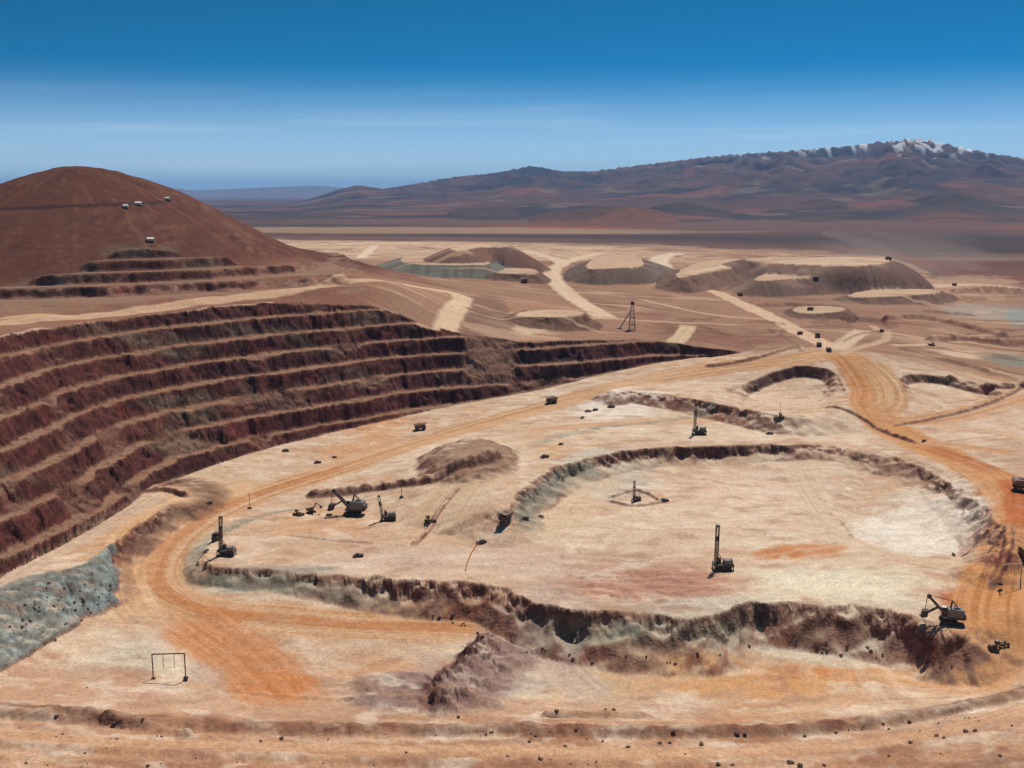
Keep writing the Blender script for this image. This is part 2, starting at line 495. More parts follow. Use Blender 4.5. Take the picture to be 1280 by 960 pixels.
dump([(1050, 372, 14), (1120, 370, 14), (1180, 366, 14), (1170, 360, 14), (1080, 362, 14)], 43, 6, 147)
dump([(640, 395, 12), (690, 397, 12), (735, 393, 12), (720, 387, 12), (660, 387, 12)], 56, 6, 149)
Z = Z + 3.0 * fbm(PX, PY, 260, 3, 150) * sst(2300, 3500, RR)

slope = np.hypot(np.gradient(Z, axis=0) / np.maximum(np.gradient(RR, axis=0), 1e-3),
                 np.gradient(Z, axis=1) / (RR * np.maximum(np.gradient(AA, axis=1), 1e-5)))
lrs = np.log(RS)


def gz(x, y):
    """ground height at a point (bilinear)"""
    rr, aa = math.hypot(x, y), math.atan2(x, y)
    i = min(max(int(np.searchsorted(RS, rr)) - 1, 0), len(RS) - 2)
    j = min(max(int(np.searchsorted(AZ, aa)) - 1, 0), len(AZ) - 2)
    t = min(max((rr - RS[i]) / (RS[i + 1] - RS[i]), 0), 1)
    s = min(max((aa - AZ[j]) / (AZ[j + 1] - AZ[j]), 0), 1)
    return float((Z[i, j] * (1 - s) + Z[i, j + 1] * s) * (1 - t) + (Z[i + 1, j] * (1 - s) + Z[i + 1, j + 1] * s) * t)


def hit(u, v):
    """where the sight line through a photo pixel meets the ground"""
    dx, dy, dz = ray(u, v)
    h = math.hypot(dx, dy)
    aa = math.atan2(dx, dy)
    j = int(np.searchsorted(AZ, aa))
    zr = CAMZ + RS / h * dz
    k = np.nonzero((Z[:, j] >= zr) & (RS > 180))[0]
    i = int(k[0]) if len(k) else len(RS) - 2
    lo, hi = RS[i - 1], RS[i]
    for _ in range(12):
        m = (lo + hi) / 2
        if gz(m / h * dx, m / h * dy) >= CAMZ + m / h * dz: hi = m
        else: lo = m
    x, y = hi / h * dx, hi / h * dy
    return x, y, gz(x, y)
# ------------------------------------------------------------------ colours of the ground itself (pigment, plus painted shade on scarps and cliff)
UU = 640 + np.tan(AC) * FPX * 1.0


def c3(c):
    return lin(c)[None, :]


K = .80                                          # sunlit look -> albedo
sand, pale, white = lin((214, 178, 148)), lin((230, 206, 180)), lin((242, 230, 214))
orange, deep, rust = lin((214, 148, 90)), lin((204, 124, 62)), lin((184, 90, 48))
mauve, tan, rock_r, rock_d = lin((176, 144, 128)), lin((188, 150, 122)), lin((132, 80, 68)), lin((92, 66, 60))
greyg, teal, hillc, plainc = lin((158, 154, 140)), lin((142, 158, 152)), lin((132, 84, 68)), lin((172, 132, 108))
fgc, fgd = lin((198, 152, 120)), lin((172, 124, 96))

n1 = fbm(PX, PY, 130, 4, 201)
n2 = fbm(PX, PY * 2.2, 32, 4, 203)
n3 = fbm(PX, PY, 5, 3, 205)
n4 = fbm(PX * .35, PY * 1.8, 14, 3, 207)
T = np.empty(SHP + (3,), np.float32)
T[...] = sand


def mix(c, w):
    global T
    w = np.clip(w, 0, 1)[..., None]
    T = T * (1 - w) + c * w


def patch(u, v, z, ru, rv, c, amt, edge=.40, seed=0):
    d_ = blob(u, v, z, ru, rv)
    mix(c, amt * sst(1.0 + edge * .5, 1.0 - edge, d_ + (.75 * fbm(PX, PY * 1.3, 26, 5, 300 + seed, .6) + .2 * n4) * min(1.0, ru / 40)))


n5 = fbm(PX * .25 + PY * .12, PY * 1.6, 10, 4, 209)
mix(pale, sst(-.1, .5, n1 + .6 * n2))
mix(lin((196, 156, 126)), .7 * sst(.12, .5, n5 + .3 * n1))
mix(lin((236, 216, 192)), .6 * sst(.15, .5, fbm(PX, PY * 2, 24, 4, 211)))
mix(mauve, .55 * sst(.1, .6, -n1 + .6 * n4))
mix(orange, .5 * sst(.1, .55, fbm(PX, PY, 80, 3, 210) + .4 * n4))
# plain and rim
FE = np.interp(UU, [300, 640, 900, 1100, 1180, 1300], [2400, 2150, 2050, 1950, 1500, 1380]).astype(np.float32)
RE = RR / FE * 2400
rim = (SD > 0) & ~on_wall & (S > Pn - 3)
plain = np.where(rim, 1.0, 0.0)
plain = np.maximum(plain, sst(800, 860, RR + 25 * n2) * sst(900, 950, UU)) * sst(640, 760, RR) * sst(2500, 2350, RE)
mix(lin((158, 118, 96)), plain * .9)
mix(lin((176, 132, 102)), plain * .8 * sst(0, .5, n1 + .5 * n2))
mix(lin((138, 92, 74)), plain * .75 * sst(.1, .55, -n1 + .7 * n4))
mix(lin((112, 86, 78)), sst(2350, 2500, RE + 160 * n1))
mix(lin((140, 80, 60)), sst(2450, 2700, RE) * .9 * sst(-.05, .35, fbm(PX * .35, PY * .8, 700, 4, 214)))
mix(lin((72, 62, 64)), sst(2450, 2900, RE) * .85 * sst(.0, .35, fbm(PX * .3, PY * .6, 1300, 4, 216)))
mix(lin((172, 138, 112)), sst(2450, 2900, RE) * .8 * sst(.22, .45, fbm(PX * .25, PY, 800, 4, 218)))
mix(lin((224, 192, 160)), .85 * sst(1500, 1650, RR) * sst(2450, 2300, RE + 120 * n1) * sst(960, 700, UU) * sst(-.5, .2, n2 + .5 * n1))
mix(lin((214, 178, 148)), .6 * sst(1400, 1650, RR) * sst(2450, 2300, RE) * sst(700, 960, UU) * sst(-.2, .4, n2 + .5 * n1))
# hill
mix(lin((140, 94, 76)), .85 * sst(500, 430, UU) * rim * sst(1250, 1050, RR))
mix(lin((108, 66, 54)), hill_w)
mix(lin((98, 62, 52)), hill_w * .7 * sst(-.1, .5, fbm(PX, PY, 90, 4, 220)))
mix(lin((124, 94, 70)), hill_w * .6 * sst(.0, .5, fbm(PX * .4, PY, 60, 3, 222)) * sst(120, 165, Z))
gang = np.arctan2(PX - HX, PY - HY)
mix(lin((136, 96, 78)), hill_w * .4 * sst(.12, .5, pn(gang * 16 + .5 * n2, np.hypot(PX - HX, PY - HY) / 120, 227) + .3 * n3))
mix(lin((122, 114, 98)), hill_w * .8 * sst(7, 0, np.abs(Z - 110)) * sst(-.1, .3, n2 + .2) * sst(120, 150, UU) * sst(235, 205, UU))
mix(lin((80, 52, 46)), hill_w * .6 * sst(.1, .5, fbm(PX, PY, 35, 4, 225)))
mix(lin((66, 44, 38)), .85 * sst(1.6, .7, np.abs(Z - (140 + .02 * (UU - 100)) + .8 * n2)) * hill_w * sst(222, 205, UU) * (Y > 0))
mix(lin((162, 130, 108)), .6 * bmask * (1 - sst(.1, .25, slope)))
mix(lin((130, 116, 100)), .6 * bmask * sst(.0, .4, fbm(PX, PY, 30, 3, 224)))
# pit floor washes
for k, a in enumerate([
        (560, 575, 4, 110, 22, pale, .8), (770, 510, 11, 70, 12, white, .8), (950, 488, 19, 90, 18, lin((226, 194, 168)), .7),
        (900, 540, 10, 200, 12, pale, .75), (760, 600, 0, 70, 22, lin((206, 200, 184)), .8), (960, 620, 0, 130, 40, lin((228, 198, 174)), .7),
        (1150, 660, -4, 90, 34, white, .95), (1050, 730, 0, 130, 24, lin((238, 226, 198)), .9), (1000, 690, 0, 60, 11, deep, .75),
        (560, 700, 0, 200, 20, lin((216, 186, 168)), .7), (430, 660, 0, 110, 26, lin((214, 178, 148)), .6), (760, 665, 0, 130, 22, pale, .6),
        (810, 730, 0, 130, 24, lin((186, 130, 112)), .7), (1225, 752, 0, 62, 20, rust, .9), (1240, 720, 0, 30, 26, lin((186, 104, 62)), .7),
        (345, 850, -11, 50, 30, deep, .75), (275, 800, -9, 80, 36, lin((208, 154, 110)), .75), (170, 820, -8, 60, 26, lin((206, 192, 172)), .8), (255, 842, -10, 30, 16, lin((208, 184, 164)), .8),
        (960, 850, -15, 190, 24, lin((214, 158, 104)), .8), (1000, 845, -15, 70, 10, deep, .5), (880, 812, -15, 130, 20, lin((206, 192, 172)), .85),
        (1060, 815, -14, 130, 20, lin((216, 200, 178)), .85), (1240, 840, -12, 60, 30, lin((214, 150, 90)), .7), (700, 860, -14, 110, 26, lin((216, 184, 146)), .6),
        (560, 790, -12, 110, 14, lin((196, 186, 168)), .6), (690, 800, -14, 50, 40, lin((196, 170, 156)), .7), (330, 738, -8, 90, 9, lin((164, 156, 142)), .8),
        (560, 860, -12, 120, 36, lin((182, 154, 142)), .8), (640, 850, -12, 60, 18, lin((196, 180, 168)), .7), (400, 650, 0, 90, 20, orange, .3),
        (590, 400, 66, 1, 1, pale, 0), (655, 413, 46, 46, 7, lin((222, 192, 160)), .9), 
        (1230, 392, 29, 60, 9, lin((180, 170, 156)), .7), (1272, 395, 29, 18, 11, lin((146, 156, 150)), .75), (1262, 449, 24, 32, 7, lin((138, 140, 126)), .85), (1200, 443, 26, 40, 5, lin((226, 196, 166)), .8),
        (1230, 535, 12, 70, 14, lin((222, 188, 164)), .75), (1170, 505, 18, 60, 7, lin((220, 186, 156)), .6), (1160, 365, 38, 90, 8, lin((206, 168, 140)), .5), (1215, 352, 38, 70, 8, lin((206, 168, 140)), .6)]):
    patch(*a, seed=k)
# trails of tyre tracks


def road(pts, half, c, amt, z=None, stripes=1.0, seed=0, c2=None):
    b = line(pts, half * 1.7, z)
    lat = b.d * b.side
    e = b.d / half + .22 * fbm(b.x, b.y, 16, 2, 400 + seed)
    w = sst(1.15, .72, e) * amt * sst(0, half * 2.2, b.len - b.s) * sst(0, half * 1.5, b.s)
    st = pn(lat * .42, b.s * .006, 410 + seed) + .8 * pn(lat * 1.1, b.s * .012, 411 + seed) + .5 * pn(lat * .16, b.s * .008, 412 + seed)
    st = sst(-.5, .6, st * stripes)
    mix(c, full(b, w))
    mix(c2 if c2 is not None else pale, full(b, w * .5 * st))
    mix(c * .62, full(b, w * .4 * sst(.62, 1.0, 1 - st)))
    global RM
    RM = np.maximum(RM, full(b, sst(1.15, .85, e)))
    return full(b, sst(1.0, .8, e))


roads = np.zeros(SHP, np.float32)
RM = np.zeros(SHP, np.float32)
main = [(1045, 440, 34), (1000, 447, 32), (930, 454, 28), (850, 465, 23), (770, 482, 18), (690, 505, 12), (620, 526, 8), (530, 552, 4), (430, 582, 2),
        (330, 611, .5), (262, 640, -1), (212, 676, -3), (190, 712, -4.5), (205, 745, -6.5), (262, 768, -8.5), (350, 778, -10), (450, 782, -11), (560, 786, -12.5), (640, 796, -13.5)]
roads += road(main, 12, lin((210, 154, 104)), .9, None, 1.0, 1)
roads += road([(330, 600, 1), (250, 632, -1), (190, 670, -3), (160, 720, -5), (170, 765, -8), (200, 785, -9)], 13, lin((222, 172, 122)), .8, None, 1.1, 2)
road(main[8:], 4.0, lin((190, 120, 70)), .6, None, .7, 72, lin((208, 146, 92)))
road([(1045, 440, 34), (1075, 465, 26), (1092, 490, 19), (1085, 515, 13), (1130, 545, 11), (1190, 572, 10), (1245, 600, 9), (1272, 650, 5), (1268, 700, 0), (1245, 745, -5), (1232, 800, -11), (1240, 850, -13)], 14, lin((204, 140, 84)), .9, None, 1.2, 3, lin((222, 170, 118)))
road([(585, 789, -12.5), (640, 797, -13), (685, 815, -13.5), (715, 848, -14), (765, 890, -13)], 9, lin((198, 172, 156)), .75, None, .9, 75)
road([(1140, 549, 11), (1210, 561, 10), (1290, 573, 9)], 6, lin((208, 148, 98)), .8, None, .9, 76)
road([(1160, 530, 12), (1230, 541, 11), (1290, 548, 11)], 5, lin((214, 166, 124)), .7, None, .9, 77)
roads += road([(1075, 450, 31), (1110, 475, 24), (1118, 500, 18), (1095, 520, 13)], 12, lin((206, 152, 100)), .8, None, 1.3, 4)
road([(1085, 525, 12), (1150, 528, 12), (1220, 515, 14), (1290, 490, 17)], 12, lin((204, 142, 90)), .85, None, 1.2, 5)
road([(1262, 600, 9), (1276, 640, 4), (1272, 690, 0)], 7, lin((190, 96, 50)), .8, None, .8, 6, lin((206, 130, 78)))
road([(1150, 556, 11), (1210, 575, 10), (1250, 597, 9)], 7, lin((186, 108, 62)), .7, None, .8, 7, lin((206, 140, 92)))
road([(215, 760, -8), (250, 785, -9), (295, 812, -10), (340, 850, -11), (385, 905, -10)], 15, lin((208, 132, 76)), .55, None, 1.2, 74, lin((222, 170, 124)))
# plain roads
for k, (pts, hw, c) in enumerate([
        ([(1045, 440, 34), (1010, 418, 37), (960, 392, 40), (905, 368, 43), (860, 356, 46)], 9, (226, 190, 158)),
        ([(1045, 440, 34), (1062, 425, 34), (1080, 412, 34)], 8, (220, 192, 162)),
        ([(860, 356, 46), (905, 348, 46), (945, 336, 46), (940, 322, 47)], 8, (226, 196, 166)),
        ([(760, 399, 47), (742, 388, 48.5), (712, 368, 51.5), (693, 352, 53.5), (688, 341, 54), (697, 331, 54), (722, 322, 53), (752, 315, 52)], 11, (228, 198, 168)),
        ([(705, 330, 54), (690, 320, 54), (650, 312, 54)], 10, (226, 198, 170)),
        ([(825, 356, 49), (830, 338, 49), (820, 322, 49), (850, 316, 49)], 15, (230, 206, 180)),
        ([(553, 412, 58), (560, 396, 60), (584, 375, 64), (565, 363, 70), (530, 355, 76), (490, 353, 81)], 9, (230, 200, 166)),
        ([(490, 353, 81), (430, 362, 80.3), (340, 373, 79.3), (250, 382, 78.6), (130, 394, 79), (50, 402, 79.4), (-60, 411, 80)], 7, (214, 174, 142)),
        ([(-40, 404, 80), (40, 399, 80), (110, 394, 80)], 5, (210, 172, 138)),
        ([(450, 322, 58), (470, 306, 56)], 8, (232, 208, 180)), ([(575, 392, 57), (650, 402, 48), (740, 400, 46), (840, 399, 44), (930, 402, 40)], 3.5, (206, 168, 138)), ([(800, 372, 48), (880, 388, 44), (960, 396, 40)], 4, (206, 168, 138)), ([(620, 372, 57), (690, 385, 51), (750, 392, 48)], 3.5, (200, 160, 130)), ([(370, 306, 54), (560, 303, 54)], 30, (228, 200, 168)),
        ([(862, 400, 44), (852, 416, 41.5), (838, 431, 38.5)], 7, (216, 188, 152)), ([(930, 325, 68), (1000, 323, 68), (1100, 322, 68)], 16, (236, 210, 184)), ([(940, 345, 56), (1000, 343, 56), (1090, 341, 56)], 10, (216, 184, 156)),
        ([(1085, 412, 34), (1130, 420, 31), (1180, 428, 29), (1280, 424, 27)], 5, (202, 164, 134)), ([(1165, 433, 28), (1110, 436, 30)], 4, (216, 182, 150)),
        ([(1050, 445, 33), (1120, 425, 31), (1090, 398, 36)], 4, (206, 170, 140)), ([(1160, 357, 38), (1220, 352, 38), (1290, 360, 36)], 9, (222, 188, 160))]):
    rr_ = road(pts, hw, lin(c), .88, None, .6, 20 + k, lin(c) * 1.06)
    if k < 8 and False: roads += rr_
road([(-40, 745, 5), (60, 690, 5), (150, 645, 5), (215, 606, 3)], 9, lin((206, 172, 146)), .8, None, 1.0, 50)
road([(640, 560, 7), (600, 600, 3), (560, 640, 1), (520, 690, 0)], 16, lin((220, 186, 150)), .5, None, .8, 51)
road([(1000, 590, 0), (1030, 640, 0), (1080, 680, 0), (1160, 705, 0), (1245, 705, 0)], 8, lin((226, 196, 164)), .7, None, 1.0, 52)
road([(760, 590, 0), (700, 640, 0), (660, 690, 0)], 14, lin((222, 190, 156)), .5, None, .8, 53)
road([(650, 540, 9), (760, 530, 10), (900, 522, 11), (1060, 520, 12)], 7, lin((214, 162, 118)), .6, None, 1.0, 54)
# near bench
fg = sst(345, 305, RR + 10 * n2)
mix(lin((188, 140, 108)), fg * .9)
mix(lin((158, 112, 86)), fg * .75 * sst(-.1, .4, n2 + .4 * n1))
mix(lin((150, 104, 82)), fg * .6 * sst(.1, .5, fbm(PX * .4, PY, 16, 4, 228)))
mix(lin((210, 170, 138)), fg * .5 * sst(.1, .5, -n2 + .4 * n3))
roads += road([(-60, 946), (200, 943), (420, 937), (640, 933), (900, 938), (1060, 930), (1180, 916), (1300, 888)], 4.5, lin((210, 162, 126)), .8, -3.0, .9, 60, lin((226, 184, 146)))
b = line([(-60, 915), (200, 912), (420, 906), (640, 905), (900, 908), (1050, 902), (1160, 890), (1300, 862)], 12, -6.0)
mix(lin((132, 88, 70)), full(b, .85 * sst(9, 3, b.d + 4 * fbm(b.x, b.y, 8, 2, 229))))
patch(60, 850, -4, 140, 40, lin((190, 142, 114)), .6, seed=80)
mix(lin((176, 160, 142)), .35 * sst(.2, .5, n3) * fg * sst(-.2, .4, n2))
# rock where the ground is steep; its dark tone also paints in scarp shade
steep = sst(.42, .85, slope)
rn = fbm(PX, PY, 38, 3, 230)
near_rock = steep * sst(2200, 1200, RR) * (1 - hill_w * .6)
vst = sst(.95, 1.5, slope)
tal = np.empty_like(T)
tal[...] = lin((176, 132, 112))
tal = tal + (lin((176, 150, 128)) - tal) * (.8 * sst(.0, .4, fbm(PX, PY, 45, 3, 231)))[..., None]
tal = tal + (lin((158, 96, 78)) - tal) * (.8 * sst(.1, .4, fbm(PX, PY, 30, 3, 233)))[..., None]
rk = np.empty_like(T)
rk[...] = lin((128, 82, 70))
rk = rk + (lin((98, 68, 60)) - rk) * sst(-.1, .4, rn)[..., None]
rk = rk + (lin((118, 106, 90)) - rk) * (.8 * sst(.1, .45, fbm(PX, PY, 52, 3, 232)))[..., None]
rk = rk + (lin((150, 80, 66)) - rk) * (.7 * sst(.2, .5, fbm(PX, PY, 24, 3, 234)))[..., None]
rk = tal + (rk - tal) * vst[..., None]
mix(rk, near_rock * .92)
# the big wall: darker maroon rock, dusty berms
wallm = on_wall.astype(np.float32)
arc = ARC
st_ = 1.2 * fbm(arc, Z * 1.5, 8, 4, 236) + .2 * pn(arc * .5, Z * .12, 238) + .6 * blk(arc, Z * 1.4, 3.4, 9)
wr = np.empty_like(T)
wr[...] = lin((104, 60, 54))
wr = wr + (lin((80, 48, 46)) - wr) * sst(-.15, .4, fbm(PX, PY, 75, 3, 240))[..., None]
wr = wr + (lin((122, 104, 86)) - wr) * (.75 * sst(.15, .45, fbm(PX, PY + Z * 2, 60, 3, 242)))[..., None]
wr = wr + (lin((140, 72, 62)) - wr) * (.6 * sst(.2, .5, fbm(PX, PY, 33, 3, 244)))[..., None]
wr = wr * (1 + .35 * np.clip(st_, -.7, .7))[..., None]
mix(wr * .88, wallm * face_t)
ben = wallm * (1 - face_t)
mix(lin((146, 106, 84)), ben * .85)
mix(lin((116, 80, 66)), ben * .7 * sst(-.1, .4, n3))
# piles
mix(lin((150, 112, 92)), sst(.05, .35, mm) * .85)
mix(lin((146, 118, 112)), sst(.05, .4, np.maximum(om, om2)) * .8)
mix(lin((96, 60, 58)), sst(-9, -6, cut) * sst(2, -.5, cut) * cls * .9)  # shaded left face of the outcrop cliff, painted dark
mix(lin((138, 154, 154)), sst(.06, .3, heapw + .12 * n3) * .95)
mix(lin((170, 178, 170)), sst(.1, .4, heapw) * .6 * sst(.15, .5, n3 + .5 * n2))
mix(lin((118, 112, 100)), sst(.1, .4, heapw) * .7 * sst(.05, .45, -n3 * .5 + n1 + .3))
mix(lin((138, 104, 88)), sst(.05, .3, spm) * .85 * (SD > 10))
mix(lin((112, 80, 66)), E * (1 - E) * 4 * sst(118, 140, UU) * (SD < 0) * .85)
gsl = C * (1 - C) * 4 * sst(1.1, .8, blob(690, 618, 2, 80, 42))
mix(lin((146, 144, 130)), gsl * .85)
gs2 = sst(-14, -6, Bd) * sst(-1, -3, Bd) * (.55 + .45 * sst(-.2, .3, n2))
mix(lin((150, 150, 132)), gs2 * .9 * np.maximum(sst(620, 720, UU) * sst(980, 900, UU), sst(480, 400, UU)) * (SD < 0))
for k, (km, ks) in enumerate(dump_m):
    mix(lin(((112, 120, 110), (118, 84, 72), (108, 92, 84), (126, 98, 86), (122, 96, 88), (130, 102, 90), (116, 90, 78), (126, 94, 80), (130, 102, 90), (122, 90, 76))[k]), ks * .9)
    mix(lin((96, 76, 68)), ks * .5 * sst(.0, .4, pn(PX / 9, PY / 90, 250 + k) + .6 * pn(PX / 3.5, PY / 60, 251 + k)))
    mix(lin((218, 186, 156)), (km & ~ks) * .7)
n7 = fbm(PX * .7, PY, 12, 3, 611)
mix(lin((178, 140, 116)), .55 * sst(.12, .45, n7) * (SD <= 0) * (1 - plain) * (1 - .7 * RM) * sst(1500, 1100, RR))
mix(lin((242, 224, 202)), .45 * sst(.12, .4, -n7) * (SD <= 0) * (1 - plain) * (1 - .8 * RM) * (1 - steep) * sst(1500, 1100, RR))
for sc_x, sc_y, k_, sd_ in ((500, 120, 3.0, 621), (300, 90, 2.0, 623)):
    q_ = pn(PX / sc_x, PY / sc_y, sd_) * k_ + .10 * n2
    q_ = np.abs(q_ - np.round(q_))
    pl_ = plain * (1 - RM) * (1 - hill_w) * sst(430, 520, UU)
    mix(lin((216, 178, 148)), sst(.09, .04, q_) * pl_ * .5 * sst(-.1, .3, fbm(PX, PY, 150, 2, sd_ + 1)))
    mix(lin((118, 82, 68)), sst(.06, .03, np.abs(q_ - .13)) * pl_ * .5 * sst(-.1, .3, fbm(PX, PY, 120, 2, sd_ + 2)))
patch(1150, 662, -4, 80, 30, white, .6, seed=90)
# tyre tracks wandering over the floor
for sc_x, sc_y, k_, sd_ in ((170, 60, 4.0, 601), (110, 80, 3.0, 603), (260, 120, 6.0, 605)):
    q_ = pn(PX / sc_x, PY / sc_y, sd_) * k_ + .12 * n3
    q_ = np.abs(q_ - np.round(q_))
    lane = sst(.10, .03, q_) * (1 - steep) * (1 - plain) * (SD <= 0) * sst(1500, 1100, RR) * sst(-.2, .3, fbm(PX, PY, 70, 2, sd_ + 1))
    mix(lin((176, 130, 98)), lane * .22 * (1 - .8 * RM))
    lane = sst(.10, .05, np.abs(q_ - .2)) * (1 - steep) * (1 - plain) * (SD <= 0) * sst(1500, 1100, RR) * sst(-.1, .3, fbm(PX, PY, 60, 2, sd_ + 2))
    mix(lin((240, 218, 192)), lane * .26 * (1 - .8 * RM))
n6 = fbm(PX, PY, 1.7, 2, 609) * sst(900, 400, RR)
T *= (1 + (.17 * n3 + .10 * n4 + .08 * n5 + .13 * n6) * sst(2600, 1500, RR))[..., None]
T = np.clip(T * K * np.array([1.02, .99, .95], np.float32), .01, .82)

# ------------------------------------------------------------------ ground meshes
REG = np.zeros(SHP, np.int32)                    # desert plain
REG[SD <= 0] = 1                                 # pit floor
REG[(UU > 945) & (RR > 840)] = 0
REG[RR > 3000] = 0
REG[on_wall] = 2
REG[(hill_w > .5) & (SD > 0) & ~on_wall] = 3
REG[(RR < 318) & (SD <= 0)] = 4
REG[(roads > .5) & ~on_wall & (RR < 2500)] = 5
REG[(mound > .8)] = 6
REG[(outcrop > .8)] = 7
REG[(heapw > .15) & (REG != 2)] = 8
REG[(spm > .2) & (SD > 10) & on_wall] = 9
for k, (km, ks) in enumerate(dump_m):
    REG[km] = 10 + (4 if k == 5 else k)


def mat(name, col, rough=.85, spec=.2, metal=0.0, noise=0.0, nscale=3.0):
    m = bpy.data.materials.new(name)
    m.use_nodes = True
    nt = m.node_tree
    p = nt.nodes['Principled BSDF']
    p.inputs['Roughness'].default_value = rough
    p.inputs['Specular IOR Level'].default_value = spec
    p.inputs['Metallic'].default_value = metal
    tc = nt.nodes.new('ShaderNodeTexCoord')
    nz = nt.nodes.new('ShaderNodeTexNoise')
    nz.inputs['Scale'].default_value = nscale
    nz.inputs['Detail'].default_value = 4
    nt.links.new(tc.outputs['Object'], nz.inputs['Vector'])
    mx = nt.nodes.new('ShaderNodeMix')
    mx.data_type = 'RGBA'
    mx.inputs[6].default_value = (*col, 1)
    dust = [c * (1 - noise) + d_ * noise for c, d_ in zip(col, (.32, .23, .16))]
    mx.inputs[7].default_value = (*dust, 1)
    nt.links.new(nz.outputs['Fac'], mx.inputs[0])
    nt.links.new(mx.outputs[2], p.inputs['Base Color'])
    return m


def earth_mat(name, s1, bump, rocky=True):
    m = bpy.data.materials.new(name)
    m.use_nodes = True
    nt = m.node_tree
    N, L = nt.nodes, nt.links

    def node(t, **kw):
        n_ = N.new(t)
        for k_, v_ in kw.items(): setattr(n_, k_, v_)
        return n_

    def rng(src, a, b, c, d_):
        n_ = node('ShaderNodeMapRange')
        for q_, v_ in zip((1, 2, 3, 4), (a, b, c, d_)): n_.inputs[q_].default_value = v_
        L.new(src, n_.inputs[0])
        return n_.outputs[0]

    def math_(op, a, b):
        n_ = node('ShaderNodeMath', operation=op)
        for q_, v_ in ((0, a), (1, b)):
            if isinstance(v_, (int, float)): n_.inputs[q_].default_value = v_
            else: L.new(v_, n_.inputs[q_])
        return n_.outputs[0]
    p = N['Principled BSDF']
    p.inputs['Roughness'].default_value = .95
    p.inputs['Specular IOR Level'].default_value = .08
    at = node('ShaderNodeAttribute', attribute_name='tint')
    tc = node('ShaderNodeTexCoord')
    nz = node('ShaderNodeTexNoise')
    nz.inputs['Scale'].default_value = s1
    nz.inputs['Detail'].default_value = 6
    nz.inputs['Roughness'].default_value = .65
    L.new(tc.outputs['Object'], nz.inputs['Vector'])
    tone = rng(nz.outputs['Fac'], .3, .7, .84, 1.14)
    height = nz.outputs['Fac']
    if rocky:
        ge = node('ShaderNodeNewGeometry')
        sx_ = node('ShaderNodeSeparateXYZ')
        L.new(ge.outputs['Normal'], sx_.inputs[0])
        steep_ = rng(sx_.outputs['Z'], .84, .64, 0, 1)
        wp = node('ShaderNodeTexNoise')
        wp.inputs['Scale'].default_value = .35
        wp.inputs['Detail'].default_value = 3
        L.new(tc.outputs['Object'], wp.inputs['Vector'])
        wv = node('ShaderNodeVectorMath', operation='MULTIPLY_ADD')
        L.new(wp.outputs['Color'], wv.inputs[0])
        wv.inputs[1].default_value = (3.0, 3.0, 3.0)
        L.new(tc.outputs['Object'], wv.inputs[2])

        def cells(scale, lo, hi):
            vo = node('ShaderNodeTexVoronoi')
            vo.inputs['Scale'].default_value = scale
            L.new(wv.outputs[0], vo.inputs['Vector'])
            sp_ = node('ShaderNodeSeparateXYZ')
            L.new(vo.outputs['Color'], sp_.inputs[0])
            return rng(sp_.outputs['X'], 0, 1, lo, hi), vo.outputs['Distance']
        b1, d1 = cells(.26, .66, 1.34)
        b2, d2 = cells(.75, .74, 1.26)
        b3, d3 = cells(2.0, .84, 1.16)
        rock_ = math_('MULTIPLY', math_('MULTIPLY', b1, b2), tone)
        soil = math_('MULTIPLY', tone, b3)
        mx = node('ShaderNodeMix', data_type='FLOAT')
        L.new(steep_, mx.inputs[0]); L.new(soil, mx.inputs[2]); L.new(rock_, mx.inputs[3])
        tone = mx.outputs[0]
        hr = math_('ADD', math_('MULTIPLY', b1, 2.2), math_('MULTIPLY', math_('ADD', b2, d2), 1.0))
        hs_ = math_('MULTIPLY', nz.outputs['Fac'], 1.0)
        mh = node('ShaderNodeMix', data_type='FLOAT')
        L.new(steep_, mh.inputs[0]); L.new(hs_, mh.inputs[2]); L.new(hr, mh.inputs[3])
        height = mh.outputs[0]
    vm = node('ShaderNodeVectorMath', operation='SCALE')
    L.new(at.outputs['Color'], vm.inputs[0])
    L.new(tone, vm.inputs['Scale'])
    L.new(vm.outputs[0], p.inputs['Base Color'])
    if bump:
        bp = node('ShaderNodeBump')
        bp.inputs['Strength'].default_value = .7
        bp.inputs['Distance'].default_value = bump
        L.new(height, bp.inputs['Height'])
        L.new(bp.outputs[0], p.inputs['Normal'])
    return m


M_earth = earth_mat('desert earth', .7, .35)
M_mount = earth_mat('mountain rock', .006, 0, False)


def mesh_np(name, co, faces, m, tint=None, smooth=True):
    me = bpy.data.meshes.new(name)
    me.vertices.add(len(co))
    me.vertices.foreach_set('co', np.ascontiguousarray(co, np.float32).ravel())
    k = faces.shape[1]
    me.loops.add(faces.size)
    me.loops.foreach_set('vertex_index', faces.astype(np.int32).ravel())
    me.polygons.add(len(faces))
    me.polygons.foreach_set('loop_start', np.arange(0, faces.size, k, dtype=np.int32))
    me.polygons.foreach_set('loop_total', np.full(len(faces), k, np.int32))
    me.polygons.foreach_set('use_smooth', np.full(len(faces), smooth, bool))
    if tint is not None:
        a = me.attributes.new('tint', 'FLOAT_COLOR', 'POINT')
        rgba = np.ones((len(co), 4), np.float32)
        rgba[:, :3] = tint
        a.data.foreach_set('color', rgba.ravel())
    me.materials.append(m)
    me.update(calc_edges=True)
    o = bpy.data.objects.new(name, me)
    COL.objects.link(o)
    return o


def tag(o, label=None, cat=None, group=None, kind=None):
    if label: o['label'] = label
    if cat: o['category'] = cat
    if group: o['group'] = group
    if kind: o['kind'] = kind
    return o


def grid_faces(nr_, na_):
    i = np.arange(nr_ * na_).reshape(nr_, na_)
    return np.stack([i[:-1, :-1], i[:-1, 1:], i[1:, 1:], i[1:, :-1]], -1).reshape(-1, 4)[:, ::-1]


